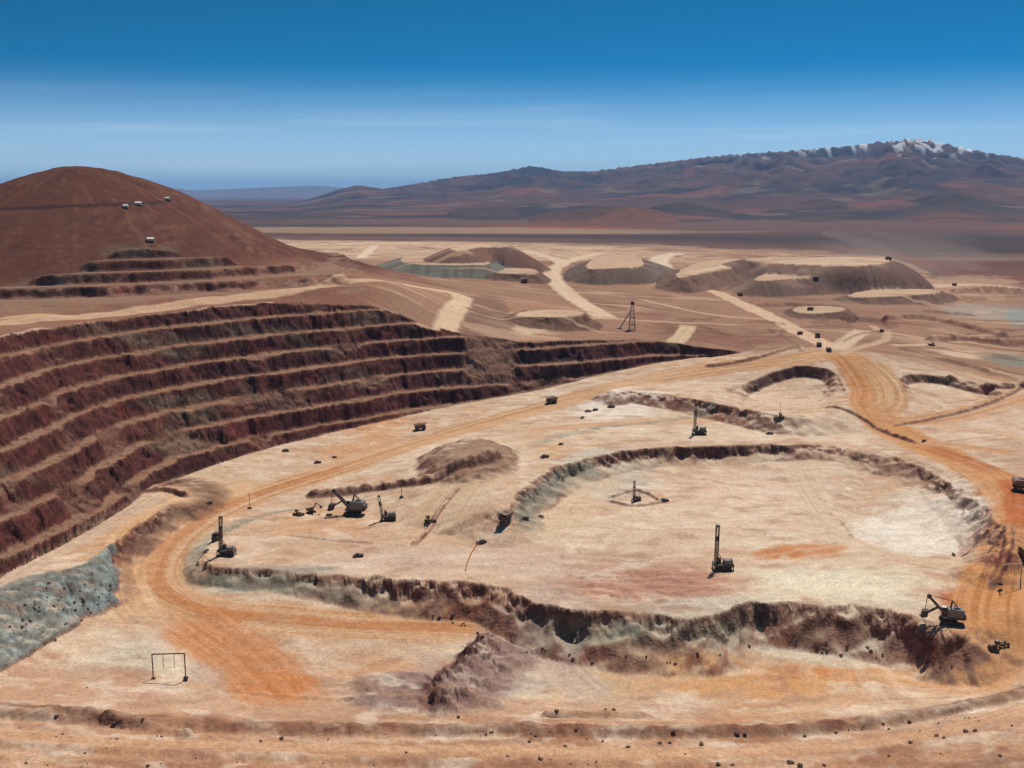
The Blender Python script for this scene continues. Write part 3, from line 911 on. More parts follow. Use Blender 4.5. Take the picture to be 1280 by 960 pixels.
CO = np.stack([X, Y, Z], -1).reshape(-1, 3)
TT = T.reshape(-1, 3)
GF = grid_faces(*SHP)
fr = REG.reshape(-1)[GF[:, 0]]
info = {
    0: ('desert_plain', None, None, None), 1: ('pit_floor', None, None, None), 2: ('pit_wall', None, None, None),
    3: ('hill', None, None, None), 4: ('near_ground', None, None, None), 5: ('haul_road', None, None, None),
    6: ('earth_mound', 'dark brown earth mound on the pale floor below the ramp road', 'earth mound', None),
    7: ('rock_outcrop', 'mauve rock outcrop with a dark broken cliff on the lower pit floor', 'rock outcrop', None),
    8: ('rubble_slope', 'grey green rubble heap tipped down at the foot of the dark stepped wall', 'rubble heap', None),
    9: ('spoil_heap', 'brown spoil heap tipped into the pit beside the pale ramp', 'spoil heap', None),
    10: ('waste_dump', 'grey green waste dump tier with a pale flat top behind the hill', 'waste dump', 'waste dumps on the plain'),
    11: ('waste_dump', 'highest brown waste dump, rising behind the grey green tier', 'waste dump', 'waste dumps on the plain'),
    12: ('waste_dump', 'dark flat topped waste dump between the two forking pale roads', 'waste dump', 'waste dumps on the plain'),
    13: ('waste_dump', 'low wedge shaped waste dump where the long straight road begins', 'waste dump', 'waste dumps on the plain'),
    14: ('waste_dump', 'widest waste dump, two tiers with a pale top and rounded right end', 'waste dump', 'waste dumps on the plain'),
    17: ('waste_dump', 'smallest low waste bank right of the straight road, above the junction trucks', 'waste dump', 'waste dumps on the plain'),
    18: ('waste_dump', 'long thin waste bank in front of the rounded end of the widest dump', 'waste dump', 'waste dumps on the plain'),
    19: ('waste_dump', 'low waste bank near the pit rim, left of the lattice tower', 'waste dump', 'waste dumps on the plain'),
    16: ('waste_dump', 'small brown waste dump just left of the winding pale road', 'waste dump', 'waste dumps on the plain'),
}
remap = np.zeros(len(CO), np.int64)
for k, (nm, lb, ct, gp) in info.items():
    f_ = GF[fr == k]
    if not len(f_): continue
    idx = np.unique(f_)
    remap[idx] = np.arange(len(idx))
    o = mesh_np(nm, CO[idx], remap[f_], M_earth, TT[idx], True)
    tag(o, lb, ct, gp, 'structure' if lb is None else None)

# ------------------------------------------------------------------ mountains


def prof_of(sil, az):
    a = np.array([math.atan((u - 640) / FPX) for u, v in sil])
    el = np.array([math.atan2(ray(u, v)[2], math.hypot(*ray(u, v)[:2])) for u, v in sil])
    return np.interp(az, a, el)


def range_mesh(name, sil, r0, r1, r2, zb_, ns, colour, seed, u0=-140, u1=1420, na=1100, nr_=170, detail=1.0):
    az = np.linspace(math.atan((u0 - 640) / FPX), math.atan((u1 - 640) / FPX), na)
    rad = np.concatenate([np.geomspace(r0, r1, nr_), np.geomspace(r1, r2, 30)[1:]])
    R_, A_ = np.meshgrid(rad, az, indexing='ij')
    x, y = R_ * np.sin(A_), R_ * np.cos(A_)
    env = np.where(R_ < r1, np.clip((R_ - r0) / (r1 - r0), 0, 1) ** 1.35, np.clip((r2 - R_) / (r2 - r1), 0, 1) ** .8)
    rg = 1 - 2.2 * np.abs(fbm(x, y, ns, 5, seed))
    rg2 = fbm(x, y, ns * 2.6, 3, seed + 40)
    rg3 = 1 - 2.2 * np.abs(fbm(x, y, ns * .3, 4, seed + 17))
    h = np.maximum(env * (.46 + .8 * detail * rg * (.35 + .65 * np.sqrt(env)) + .16 * rg3 + .35 * rg2 * (1 - env)), 0)
    tgt = np.tan(prof_of(sil, az))
    lo, hi = np.zeros(na), np.full(na, 6000.0)
    for _ in range(40):
        m_ = (lo + hi) / 2
        mx = ((zb_ + m_ * h - CAMZ) / R_).max(0)
        up = mx > tgt
        hi, lo = np.where(up, m_, hi), np.where(up, lo, m_)
    k_ = np.maximum((lo + hi) / 2, 0)
    win = max(3, int(na * 7 / (u1 - u0)))
    kp = np.pad(k_, win, mode='edge')
    k_ = np.convolve(kp, np.ones(2 * win + 1) / (2 * win + 1), 'valid')
    edge = sst(az[0], az[0] + .02, az) * sst(az[-1], az[-1] - .02, az)
    z = zb_ - 14 * (env <= 0) + k_ * edge * h
    col_ = colour(x, y, z, R_, env, rg)
    o = mesh_np(name, np.stack([x, y, z], -1).reshape(-1, 3), grid_faces(*x.shape), M_mount, col_.reshape(-1, 3))
    return tag(o, kind='structure')


def mc(base, *layers):
    def f(x, y, z, R_, env, rg):
        c = np.empty(x.shape + (3,), np.float32)
        c[...] = lin(base) * K
        for col_, sc_, lo, hi, amt, sd in layers:
            w = (amt * sst(lo, hi, fbm(x, y, sc_, 4, sd)))[..., None]
            c = c * (1 - w) + lin(col_) * K * w
        return c
    return f


base_far = mc((98, 72, 66), ((60, 54, 58), 1300, -.1, .3, .9, 501), ((130, 82, 68), 1100, .1, .35, .85, 503), ((130, 110, 92), 420, .15, .4, .7, 505))


def main_col(x, y, z, R_, env, rg):
    c = base_far(x, y, z, R_, env, rg)
    top = .85 * sst(330, 620, z) * sst(.72, .775, .5 + .5 * fbm(x, y * .4, 130, 3, 520) + .16 * (rg - .3) + .12 * sst(480, 700, z)) * sst(700, 1150, 640 + x / y * FPX)
    return c * (1 - top[..., None]) + lin((240, 238, 238)) * .9 * top[..., None]


range_mesh('far_hills', [(-100, 245), (180, 241), (215, 234), (250, 238), (300, 236), (340, 234), (400, 232), (450, 236), (520, 238), (1420, 240)],
           24000, 36000, 44000, 5, 2600, mc((128, 104, 96)), 601, detail=.9, nr_=70)
range_mesh('mountain_range', [(-140, 262), (240, 258), (300, 260), (350, 256), (395, 247), (430, 236), (452, 231), (478, 236), (495, 234), (530, 228), (570, 221), (620, 216),
                             (665, 207), (700, 214), (740, 214), (800, 206), (850, 200), (880, 196), (930, 192), (990, 188), (1040, 184), (1080, 179), (1110, 176),
                             (1136, 173), (1165, 179), (1200, 187), (1240, 194), (1280, 200), (1420, 215)], 3900, 12500, 17000, 34, 1500, main_col, 603, nr_=330)
range_mesh('low_hills', [(-140, 290), (820, 282), (900, 272), (960, 262), (1020, 247), (1080, 258), (1130, 250), (1185, 237), (1230, 250), (1290, 262), (1420, 266)],
           3700, 6000, 8000, 36, 800, mc((88, 70, 66), ((70, 60, 62), 900, -.1, .4, .8, 531), ((142, 88, 74), 700, .1, .45, .6, 533)), 605, u0=780)
range_mesh('front_hills', [(250, 284), (330, 276), (400, 268), (455, 264), (500, 270), (560, 262), (620, 258), (670, 264), (730, 256), (790, 262), (850, 252), (900, 260), (960, 268), (1040, 284)],
           3600, 5600, 7200, 36, 800, mc((86, 66, 64), ((56, 50, 56), 900, -.1, .35, .85, 551), ((132, 86, 72), 700, .1, .4, .7, 553)), 609, u0=250, u1=1040, na=900)
range_mesh('foothill', [(440, 296), (540, 290), (600, 280), (650, 271), (700, 264), (745, 260), (790, 257), (825, 264), (860, 274), (910, 284), (960, 290), (1020, 294)],
           2900, 4300, 5400, 38, 600, mc((122, 82, 68), ((92, 70, 64), 700, -.1, .4, .8, 541), ((160, 96, 78), 500, .1, .45, .7, 543)), 607, u0=440, u1=1020, na=700)
# ------------------------------------------------------------------ machines, buildings, rocks
M_dark = mat('dusty dark steel', (.055, .042, .036), .7, .3, 0, .22, 1.2)
M_grey = mat('dusty grey steel', (.19, .18, .175), .65, .3, 0, .25, 1.0)
M_brown = mat('brown machine paint', (.15, .08, .048), .6, .35, 0, .3, 1.2)
M_yell = mat('dull yellow machine paint', (.30, .17, .035), .6, .35, 0, .3, 1.2)
M_white = mat('white paint', (.72, .70, .66), .5, .4, 0, .15, 1.5)
M_tyre = mat('tyre rubber', (.022, .02, .019), .9, .1, 0, .3, 2.0)
M_drab = mat('drab vehicle paint', (.11, .09, .075), .6, .35, 0, .2, 1.5)
M_glass = mat('cab glass', (.02, .025, .03), .12, .5)
M_rust = mat('rusty pole', (.14, .075, .045), .8, .2, 0, .2, 2.0)
M_tanst = mat('tan painted steel', (.55, .44, .34), .7, .2, 0, .3, 1.0)
M_orange = mat('orange cable', (.40, .15, .05), .7, .2)
M_rock = [mat('dark boulder rock', (.10, .066, .054), .95, .05, 0, .15, 1.4), mat('brown boulder rock', (.15, .095, .075), .95, .05, 0, .2, 1.4),
          mat('pale boulder rock', (.34, .26, .2), .95, .05, 0, .2, 1.4)]


class MB:
    def __init__(self):
        self.b = bmesh.new()

    def box(self, c, s, rot=None, taper=1.0, bev=0.0):
        r_ = bmesh.ops.create_cube(self.b, size=1.0)
        for v in r_['verts']:
            if v.co.z > 0 and taper != 1.0:
                v.co.x *= taper; v.co.y *= taper
            v.co = Vector((v.co.x * s[0], v.co.y * s[1], v.co.z * s[2]))
            if rot is not None: v.co = rot @ v.co
            v.co += Vector(c)
        if bev:
            ed = list({e for v in r_['verts'] for e in v.link_edges})
            bmesh.ops.bevel(self.b, geom=ed, offset=bev, segments=1, affect='EDGES')
        return self

    def bar(self, p, q, w, h=None):
        p, q = Vector(p), Vector(q)
        d_ = q - p
        rot = d_.to_track_quat('X', 'Z').to_matrix()
        return self.box((p + q) / 2, (d_.length, w, h or w), rot)

    def cyl(self, p, q, r1, r2=None, n=12):
        p, q = Vector(p), Vector(q)
        d_ = q - p
        m = Matrix.Translation((p + q) / 2) @ d_.to_track_quat('Z', 'Y').to_matrix().to_4x4()
        bmesh.ops.create_cone(self.b, cap_ends=True, segments=n, radius1=r1, radius2=r1 if r2 is None else r2, depth=d_.length, matrix=m)
        return self

    def prism(self, pts, y0, y1):
        """side outline (x, z) swept across from y0 to y1"""
        a = [self.b.verts.new((x, y0, z)) for x, z in pts]
        c = [self.b.verts.new((x, y1, z)) for x, z in pts]
        n = len(pts)
        self.b.faces.new(a); self.b.faces.new(c[::-1])
        for i in range(n):
            self.b.faces.new((a[i], c[i], c[(i + 1) % n], a[(i + 1) % n]))
        return self

    def build(self, name, m, parent=None):
        bmesh.ops.recalc_face_normals(self.b, faces=self.b.faces)
        me = bpy.data.meshes.new(name)
        self.b.to_mesh(me)
        self.b.free()
        me.materials.append(m)
        o = bpy.data.objects.new(name, me)
        COL.objects.link(o)
        if parent: o.parent = parent
        return o


def thing(name, label=None, cat=None, group=None):
    o = bpy.data.objects.new(name, None)
    o.empty_display_size = .5
    COL.objects.link(o)
    return tag(o, label, cat, group)


def kids(o):
    return [c for c in o.children]


def copy_tree(o, parent=None):
    c = o.copy()
    COL.objects.link(c)
    if parent: c.parent = parent
    for ch in kids(o): copy_tree(ch, c)
    return c


def wheel(parent, x, y, r_, w, s_=1):
    t = MB().cyl((x, y - w / 2, r_), (x, y + w / 2, r_), r_, n=18).build('wheel', M_tyre, parent)
    MB().cyl((x, y - w / 2 - .04, r_), (x, y + w / 2 + .04, r_), r_ * .55, n=14).build('rim', M_grey, t)
    return t


def track(parent, x0, x1, y, w, h):
    pts = [(x0, h * .5), (x0 + h * .2, h * .1), (x0 + h * .5, 0), (x1 - h * .5, 0), (x1 - h * .2, h * .1), (x1, h * .5), (x1 - h * .2, h * .9), (x1 - h * .5, h), (x0 + h * .5, h), (x0 + h * .2, h * .9)]
    return MB().prism(pts, y - w / 2, y + w / 2).build('crawler_track', M_tyre, parent)


def haul_truck():                                  # faces -x, 12 m long
    r_ = thing('haul_truck')
    MB().box((0, 0, 2.0), (10.2, 3.0, 1.0)).build('chassis', M_dark, r_)
    MB().prism([(-6.6, 6.5), (-6.4, 6.9), (-2.6, 6.4), (4.6, 6.3), (6.0, 5.5), (5.2, 3.4), (-2.0, 2.7), (-2.9, 5.9)], -3.2, 3.2).build('dump_body', M_brown, r_)
    MB().box((0.8, 0, 6.1), (6.6, 5.6, 1.3), None, .55).build('load', M_rock[1], r_)
    c = MB().box((-4.2, 1.5, 4.7), (2.0, 2.0, 1.9), None, .92, .08).build('cab', M_brown, r_)
    MB().box((-5.16, 1.5, 4.95), (.12, 1.6, .9)).build('window', M_glass, c)
    MB().box((-4.7, 0, 3.2), (2.6, 5.0, 1.7), None, .96, .1).build('engine_hood', M_brown, r_)
    MB().box((-6.05, 0, 2.6), (.16, 2.6, 2.0)).build('radiator', M_dark, r_)
    MB().box((-5.7, 0, 3.72), (1.0, 5.6, .14)).build('deck_rail', M_grey, r_)
    for y in (-2.5, 2.5): wheel(r_, -4.0, y, 1.7, 1.2)
    for y in (-2.2, 2.2): wheel(r_, 3.2, y, 1.75, 2.2)
    return r_


def pickup():                                      # faces -x, 5.4 m long
    r_ = thing('pickup_truck')
    MB().box((0, 0, .85), (5.3, 1.9, .7), None, .97, .08).build('body', M_drab, r_)
    c = MB().box((-.5, 0, 1.55), (2.3, 1.75, .8), None, .78, .06).build('cab', M_drab, r_)
    MB().box((-.5, 0, 1.55), (2.0, 1.80, .45), None, .86).build('window', M_glass, c)
    MB().box((1.6, 0, 1.3), (1.9, 1.8, .25)).build('cargo_bed', M_dark, r_)
    for x in (-1.7, 1.7):
        for y in (-.9, .9): wheel(r_, x, y, .42, .3)
    return r_


def dozer():                                       # faces -x
    r_ = thing('bulldozer')
    for y in (-1.6, 1.6): track(r_, -3.1, 3.1, y, .8, 1.6)
    MB().box((-.9, 0, 1.9), (4.2, 1.9, 1.5), None, .9, .1).build('engine_body', M_yell, r_)
    c = MB().box((1.0, 0, 3.3), (1.9, 1.9, 1.7), None, .9, .06).build('cab', M_yell, r_)
    MB().box((1.0, 0, 3.45), (1.94, 1.94, .9), None, .95).build('window', M_glass, c)
    MB().prism([(-4.3, .1), (-4.0, .1), (-4.2, 1.0), (-3.9, 2.0), (-4.2, 2.0), (-4.5, 1.0)], -2.5, 2.5).build('blade', M_dark, r_)
    for y in (-2.1, 2.1): MB().bar((-4.1, y, .7), (-.5, y, .9), .25).build('push_arm', M_dark, r_)
    MB().bar((3.0, 0, 1.6), (4.6, 0, .5), .4).build('ripper', M_dark, r_)
    return r_


def excavator():                                   # reaches towards -x
    r_ = thing('excavator')
    for y in (-1.7, 1.7): track(r_, -2.8, 2.8, y, .8, 1.3)
    MB().cyl((0, 0, 1.2), (0, 0, 1.7), 1.3).build('turntable', M_dark, r_)
    MB().box((.9, 0, 2.7), (4.6, 3.3, 1.9), None, .94, .1).build('engine_house', M_brown, r_)
    c = MB().box((-1.4, 1.1, 3.4), (1.7, 1.2, 2.1), None, .92, .05).build('cab', M_brown, r_)
    MB().box((-1.45, 1.1, 3.6), (1.7, 1.24, 1.1), None, .95).build('window', M_glass, c)
    MB().bar((-1.4, 0, 2.4), (-4.4, 0, 7.6), .9, .7).build('boom', M_brown, r_)
    MB().bar((-4.4, 0, 7.6), (-8.0, 0, 5.6), .6, .55).build('dipper_arm', M_brown, r_)
    MB().prism([(-8.6, 5.6), (-7.6, 5.8), (-7.4, 4.6), (-8.3, 3.9), (-9.2, 4.4)], -.9, .9).build('bucket', M_dark, r_)
    return r_


def grader():
    r_ = thing('motor_grader')
    MB().bar((-4.6, 0, 1.9), (1.0, 0, 2.5), .5).build('frame', M_brown, r_)
    MB().box((3.0, 0, 2.1), (3.6, 2.0, 1.5), None, .93, .1).build('engine_hood', M_brown, r_)
    c = MB().box((.6, 0, 2.9), (1.7, 1.8, 2.0), None, .92, .05).build('cab', M_brown, r_)
    MB().box((.6, 0, 3.15), (1.74, 1.84, 1.1), None, .95).build('window', M_glass, c)
    MB().box((-1.4, 0, .75), (.35, 4.4, .9), Matrix.Rotation(.5, 3, 'Z')).build('blade', M_dark, r_)
    MB().cyl((-1.4, 0, 1.2), (-1.4, 0, 1.4), 1.0).build('turntable', M_dark, r_)
    for x in (-4.4, 2.2, 4.0):
        for y in (-1.15, 1.15): wheel(r_, x, y, .85, .6)
    return r_


def drill_rig(mast=18.5, s_=1.0):                  # mast at -x end, 12 m deck
    r_ = thing('drill_rig')
    for y in (-1.9, 1.9): track(r_, -4.0, 1.8, y, 1.1, 1.7)
    MB().box((-1.4, 0, 2.2), (8.2, 4.4, .8)).build('deck', M_dark, r_)
    MB().box((.5, 0, 3.5), (3.6, 3.4, 1.9), None, .95, .1).build('machinery_house', M_grey, r_)
    MB().cyl((1.6, -1.0, 4.3), (1.6, -1.0, 5.2), .25).build('exhaust', M_dark, r_)
    c = MB().box((-2.9, 1.5, 3.7), (1.6, 1.5, 2.2), None, .93, .06).build('cab', M_brown, r_)
    MB().box((-2.95, 1.5, 4.0), (1.62, 1.54, 1.0), None, .96).build('window', M_glass, c)
    m = MB()
    x0, x1, y0 = -5.0, -3.8, .75
    for x in (x0, x1):
        for y in (-y0, y0): m.bar((x, y, 1.2), (x, y, mast), .24)
    n = int(mast / 1.8)
    for i in range(n):
        za, zb_ = 1.4 + i * (mast - 1.6) / n, 1.4 + (i + 1) * (mast - 1.6) / n
        for y in (-y0, y0): m.bar((x0, y, za), (x1, y, zb_), .13)
        for x in (x0, x1): m.bar((x, -y0, za), (x, y0, zb_), .13)
    ma = m.build('mast', M_dark, r_)
    MB().box(((x0 + x1) / 2, 0, mast + .2), (1.5, 1.8, .7)).build('crown_block', M_dark, ma)
    MB().box(((x0 + x1) / 2, 0, mast * .72), (1.0, 1.2, 1.7)).build('rotary_head', M_dark, ma)
    MB().cyl((-4.4, 0, .1), (-4.4, 0, mast * .72), .16, n=8).build('drill_rod', M_rust, ma)
    for y in (-.7, .7): MB().bar((-3.9, y, mast * .4), (-.4, y, 2.6), .2).build('mast_brace', M_dark, r_)
    for x, y in ((-5.3, -2.3), (-5.3, 2.3), (2.4, -1.9), (2.4, 1.9)):
        j = MB().cyl((x, y, .3), (x, y, 3.2), .22, n=8).build('jack', M_grey, r_)
        MB().cyl((x, y, 0), (x, y, .3), .6, n=12).build('jack_pad', M_dark, j)
    return r_


def rope_shovel():                                 # digs towards -x
    r_ = thing('rope_shovel')
    for y in (-3.0, 3.0): track(r_, -4.2, 4.2, y, 1.6, 2.0)
    MB().box((0, 0, 1.7), (5.0, 4.6, 1.2)).build('car_body', M_dark, r_)
    MB().cyl((0, 0, 2.2), (0, 0, 2.8), 2.6, n=24).build('turntable', M_dark, r_)
    MB().box((1.6, 0, 3.1), (10.0, 6.6, .6)).build('deck', M_dark, r_)
    h_ = MB().box((2.6, 0, 5.4), (7.4, 5.8, 4.0), None, .95, .15).build('machinery_house', M_grey, r_)
    MB().box((3.4, 0, 7.7), (3.0, 3.0, .8), None, .8).build('roof_vent', M_grey, h_)
    MB().box((6.5, 0, 4.2), (1.2, 6.2, 2.6), None, .95, .1).build('counterweight', M_dark, r_)
    c = MB().box((-2.2, 2.3, 5.6), (2.4, 2.0, 2.6), None, .93, .08).build('cab', M_white, r_)
    MB().box((-2.3, 2.3, 6.0), (2.3, 2.04, 1.3), None, .96).build('window', M_glass, c)
    m = MB()
    for y in (-1.3, 1.3):
        m.bar((-1.4, y, 3.6), (-9.4, y * .55, 12.2), .75, .95)
    for i in range(1, 6):
        t = i / 6.0
        m.bar((-1.4 - 8 * t, -1.3, 3.6 + 8.6 * t), (-1.4 - 8 * t, 1.3, 3.6 + 8.6 * t), .35)
    b_ = m.build('boom', M_dark, r_)
    MB().cyl((-9.5, -.9, 12.4), (-9.5, .9, 12.4), 1.0, n=18).build('sheave', M_dark, b_)
    for y in (-.9, .9): MB().bar((-5.0, y, 7.4), (-10.0, y, 4.3), .35, .55).build('dipper_handle', M_dark, r_)
    dp = MB().prism([(-9.4, 5.6), (-10.0, 2.3), (-12.4, 1.8), (-12.8, 2.4), (-12.2, 5.2)], -1.6, 1.6).build('dipper', M_dark, r_)
    for y in (-1.1, -.37, .37, 1.1): MB().bar((-12.5, y, 2.1), (-13.4, y, 2.4), .3).build('tooth', M_grey, dp)
    m = MB()
    for y in (-1.2, 1.2):
        m.bar((-.4, y, 3.4), (1.0, y * .6, 11.0), .4)
        m.bar((4.2, y, 7.2), (1.0, y * .6, 11.0), .35)
    m.bar((1.0, -.8, 11.0), (1.0, .8, 11.0), .5)
    m.build('gantry', M_dark, r_)
    for y in (-.5, .5):
        MB().cyl((1.0, y, 11.0), (-9.3, y, 13.0), .09, n=6).build('suspension_rope', M_dark, r_)
        MB().cyl((-10.4, y, 12.2), (-11.0, y, 5.3), .09, n=6).build('hoist_rope', M_dark, r_)
    return r_


def place(o, u, v, rot, scale=1.0, sink=.08, xyz=None):
    x, y, z = xyz or hit(u, v)
    o.location = (x, y, z - sink * scale)
    o.rotation_euler = (0, 0, math.radians(rot))
    o.scale = (scale,) * 3
    # lie with the slope of the ground
    e = 3.0 * scale
    gx_, gy_ = (gz(x + e, y) - gz(x - e, y)) / (2 * e), (gz(x, y + e) - gz(x, y - e)) / (2 * e)
    return o, gx_, gy_


def tilt(res, most=.16):
    o, a, b_ = res
    n = Vector((-max(-most, min(most, a)), -max(-most, min(most, b_)), 1)).normalized()
    q = Vector((0, 0, 1)).rotation_difference(n)
    o.rotation_euler = (q.to_matrix() @ Matrix.Rotation(o.rotation_euler.z, 3, 'Z')).to_euler()
    return o


def many(make, group, cat, rows, tilted=True):
    first = make()
    out = []
    for i, (u, v, rot, s_, label) in enumerate(rows):
        o = first if i == 0 else copy_tree(first)
        r_ = place(o, u, v, rot, s_)
        if tilted: tilt(r_)
        tag(o, label, cat, group)
        out.append(o)
    return out


many(haul_truck, 'haul trucks on the mine roads', 'haul truck', [
    (690, 503, 20, 0.61, 'dark haul truck on the ramp road at the foot of the stepped wall'),
    (525, 537, -160, 0.59, 'dark haul truck close under the lowest bench of the stepped wall'),
    (631, 649, 60, 0.56, 'dark haul truck at the tip of the grey corner of the inner pit wall'),
    (1279, 613, 170, 0.90, 'big dark haul truck cut by the photo edge, on the orange road'),
    (1283, 703, 95, 0.74, 'dark haul truck at the photo edge beside the pale goal frame'),
    (1022, 422, 80, 0.56, 'largest haul truck at the pale road junction, furthest along the road'),
    (1024, 433, 85, 0.48, 'middle haul truck of three at the pale road junction'),
    (1036, 439, 100, 0.41, 'lowest haul truck of three at the pale road junction'),
    (1000, 418, 30, 0.39, 'faint haul truck joining the junction from the long straight road'),
    (1020, 349, 10, 0.51, 'dark haul truck on the lower tier of the wide waste dump'),
    (1110, 325, 175, 0.62, 'dark haul truck tipping at the far end of the wide waste dump top'),
    (925, 370, 30, 0.47, 'dark haul truck just above the long straight road on the plain'),
    (656, 352, 10, 0.55, 'dark haul truck at the foot of the small dump left of the winding road'),
    (1193, 357, 15, 0.47, 'small dark haul truck on the far pale track at the right'),
    (272, 674, 80, 0.48, 'dark haul truck on the orange road behind the left drill rig'),
    (1102, 415, 20, 0.31, 'tiny dark haul truck right of the pale road junction'),
    (1013, 388, 10, 0.47, 'dark haul truck on the low waste bank above the junction')])
many(pickup, 'light vehicles on the pit floor', 'pickup truck', [
    (397, 579, 20, 0.78, 'dark pickup on the pale strip between stepped wall and orange road'),
    (418, 572, 25, 0.54, 'tiny pickup just right of another on the pale strip by the wall'),
    (357, 564, 190, 0.75, 'pickup parked hard against the foot of the stepped wall'),
    (262, 629, 60, 0.65, 'pickup on the pale verge outside the orange road bend'),
    (258, 690, 80, 0.61, 'pickup on the road shoulder left of the dark drill rig'),
    (602, 679, 200, 0.88, 'pickup at the end of the thin orange trailing cable'),
    (448, 696, 5, 0.85, 'pickup alone near the platform edge below the rope shovel'),
    (735, 515, 10, 0.82, 'lower left pickup of the three on the white patch'),
    (744, 513, 30, 0.75, 'upper right pickup of the three on the white patch'),
    (728, 523, 70, 0.75, 'pickup nearest the orange track below the white patch'),
    (764, 509, 0, 0.95, 'pickup under the red rock step beside the white patch'),
    (681, 572, 15, 0.92, 'pickup on the pale ledge left of the inner pit wall'),
    (701, 556, 40, 0.61, 'small pickup on the pale ledge above another'),
    (962, 543, 5, 0.85, 'pickup alone on the white upper bench above the long pit wall'),
    (657, 648, 20, 0.61, 'pickup at the foot of the grey pit slope beside a haul truck'),
    (676, 646, 10, 0.51, 'smallest pickup at the foot of the grey pit slope'),
    (830, 627, 30, 0.92, 'pickup inside the diamond shaped bank beside a short drill rig'),
    (945, 483, 0, 0.68, 'pickup on the pinkish bench below the small red cliff'),
    (1192, 694, 80, 0.54, 'tiny pickup on the white floor at the inner pit rim'),
    (1155, 552, 40, 0.68, 'pickup beside the orange road above the pit wall crest')])
many(drill_rig, 'blasthole drill rigs', 'drill rig', [
    (287, 694, -4, .88, 'dark drill rig at the left end of the platform above the grey scarp'),
    (877, 543, -3, .98, 'thin tall drill rig on the white upper bench above the pit wall'),
    (908, 712, 2, .98, 'tallest drill rig on the pale platform centre, long lattice mast'),
    (797, 626, 35, .55, 'short drill rig standing inside a diamond shaped earth bank')])
r_ = drill_rig(15.0)
for ch in r_.children:
    if ch.name.startswith('mast') and 'brace' not in ch.name:
        ch.rotation_euler = (0, math.radians(-9), 0)
        ch.location = (.2, 0, -.6)
place(r_, 489, 650, 6, .85)
tag(r_, 'drill rig with leaning mast right of the big rope shovel', 'drill rig', 'blasthole drill rigs')
many(rope_shovel, 'rope shovels', 'rope shovel', [
    (441, 643, -6, .92, 'big rope shovel with raised boom on the platform below the ramp'),
    (1186, 778, -14, .74, 'big rope shovel digging at the right end of the rocky scarp')], False)
many(excavator, 'small diggers near the big shovel', 'excavator', [
    (389, 641, 160, 0.68, 'small excavator with raised arm left of the big rope shovel')])
many(dozer, 'bulldozers', 'bulldozer', [
    (372, 644, 150, 0.66, 'bulldozer left of the small excavator on the platform'),
    (537, 652, 125, 0.73, 'bulldozer beside the thin bank right of the leaning drill rig'),
    (975, 523, 20, 0.73, 'bulldozer at the right end of the red rock step'),
    (1165, 432, 20, 0.66, 'bulldozer among the spoil at the pale track end')])
many(grader, 'road graders', 'motor grader', [(1248, 809, 195, 0.74, 'long low motor grader on the orange road near the right shovel')])


def goal_frame(w, h_):
    r_ = thing('height_gauge_frame')
    for x in (-w / 2, w / 2):
        p_ = MB().cyl((x, 0, 0), (x, 0, h_), .2, n=10).build('post', M_rust, r_)
        MB().box((x, 0, .4), (1.5, 1.5, .8), None, .8).build('base_block', M_dark, p_)
    MB().bar((-w / 2, 0, h_), (w / 2, 0, h_), .34).build('crossbar', M_rust, r_)
    for x in (-w / 6, w / 6): MB().cyl((x, 0, h_ * .45), (x, 0, h_), .1, n=6).build('hanging_marker', M_orange, r_)
    return r_


place(goal_frame(10.5, 9.0), 212, 849, 4)
tag(bpy.data.objects['height_gauge_frame'], 'tall goal shaped frame standing on the lower floor near the grey rubble', 'height frame', 'height frames over the haul roads')
o = goal_frame(8.5, 8.0)
for ch in o.children: ch.data.materials[0] = M_tanst
place(o, 1263, 730, 10)
tag(o, 'pale goal shaped frame beside the orange road at the photo edge', 'height frame', 'height frames over the haul roads')


def cable_pole():
    r_ = thing('cable_pole')
    MB().cyl((0, 0, .6), (0, 0, 8.0), .14, .1, 8).build('pole', M_rust, r_)
    MB().box((0, 0, .45), (2.0, 1.6, .9), None, .85, .06).build('base_block', M_dark, r_)
    MB().bar((-.9, 0, 7.5), (.9, 0, 7.5), .14).build('cross_arm', M_rust, r_)
    return r_


many(cable_pole, 'cable poles', 'cable pole', [
    (502, 622, 10, 1.0, 'thin cable pole on the low bank above the leaning drill rig'),
    (312, 636, 30, 1.0, 'thin cable pole on the inside of the orange road bend'),
    (975, 517, 0, .8, 'thin cable pole at the right end of the red rock step')], False)
# trailing power cable
cp_ = [hit(u, v) for u, v in ((600, 678), (594, 684), (588, 694), (584, 704), (582, 714))]
m = MB()
for p_, q_ in zip(cp_[:-1], cp_[1:]): m.cyl((p_[0], p_[1], p_[2] + .2), (q_[0], q_[1], q_[2] + .2), .28, n=8)
tag(m.build('power_cable', M_orange), 'thin orange trailing cable running down from the parked pickup', 'cable')


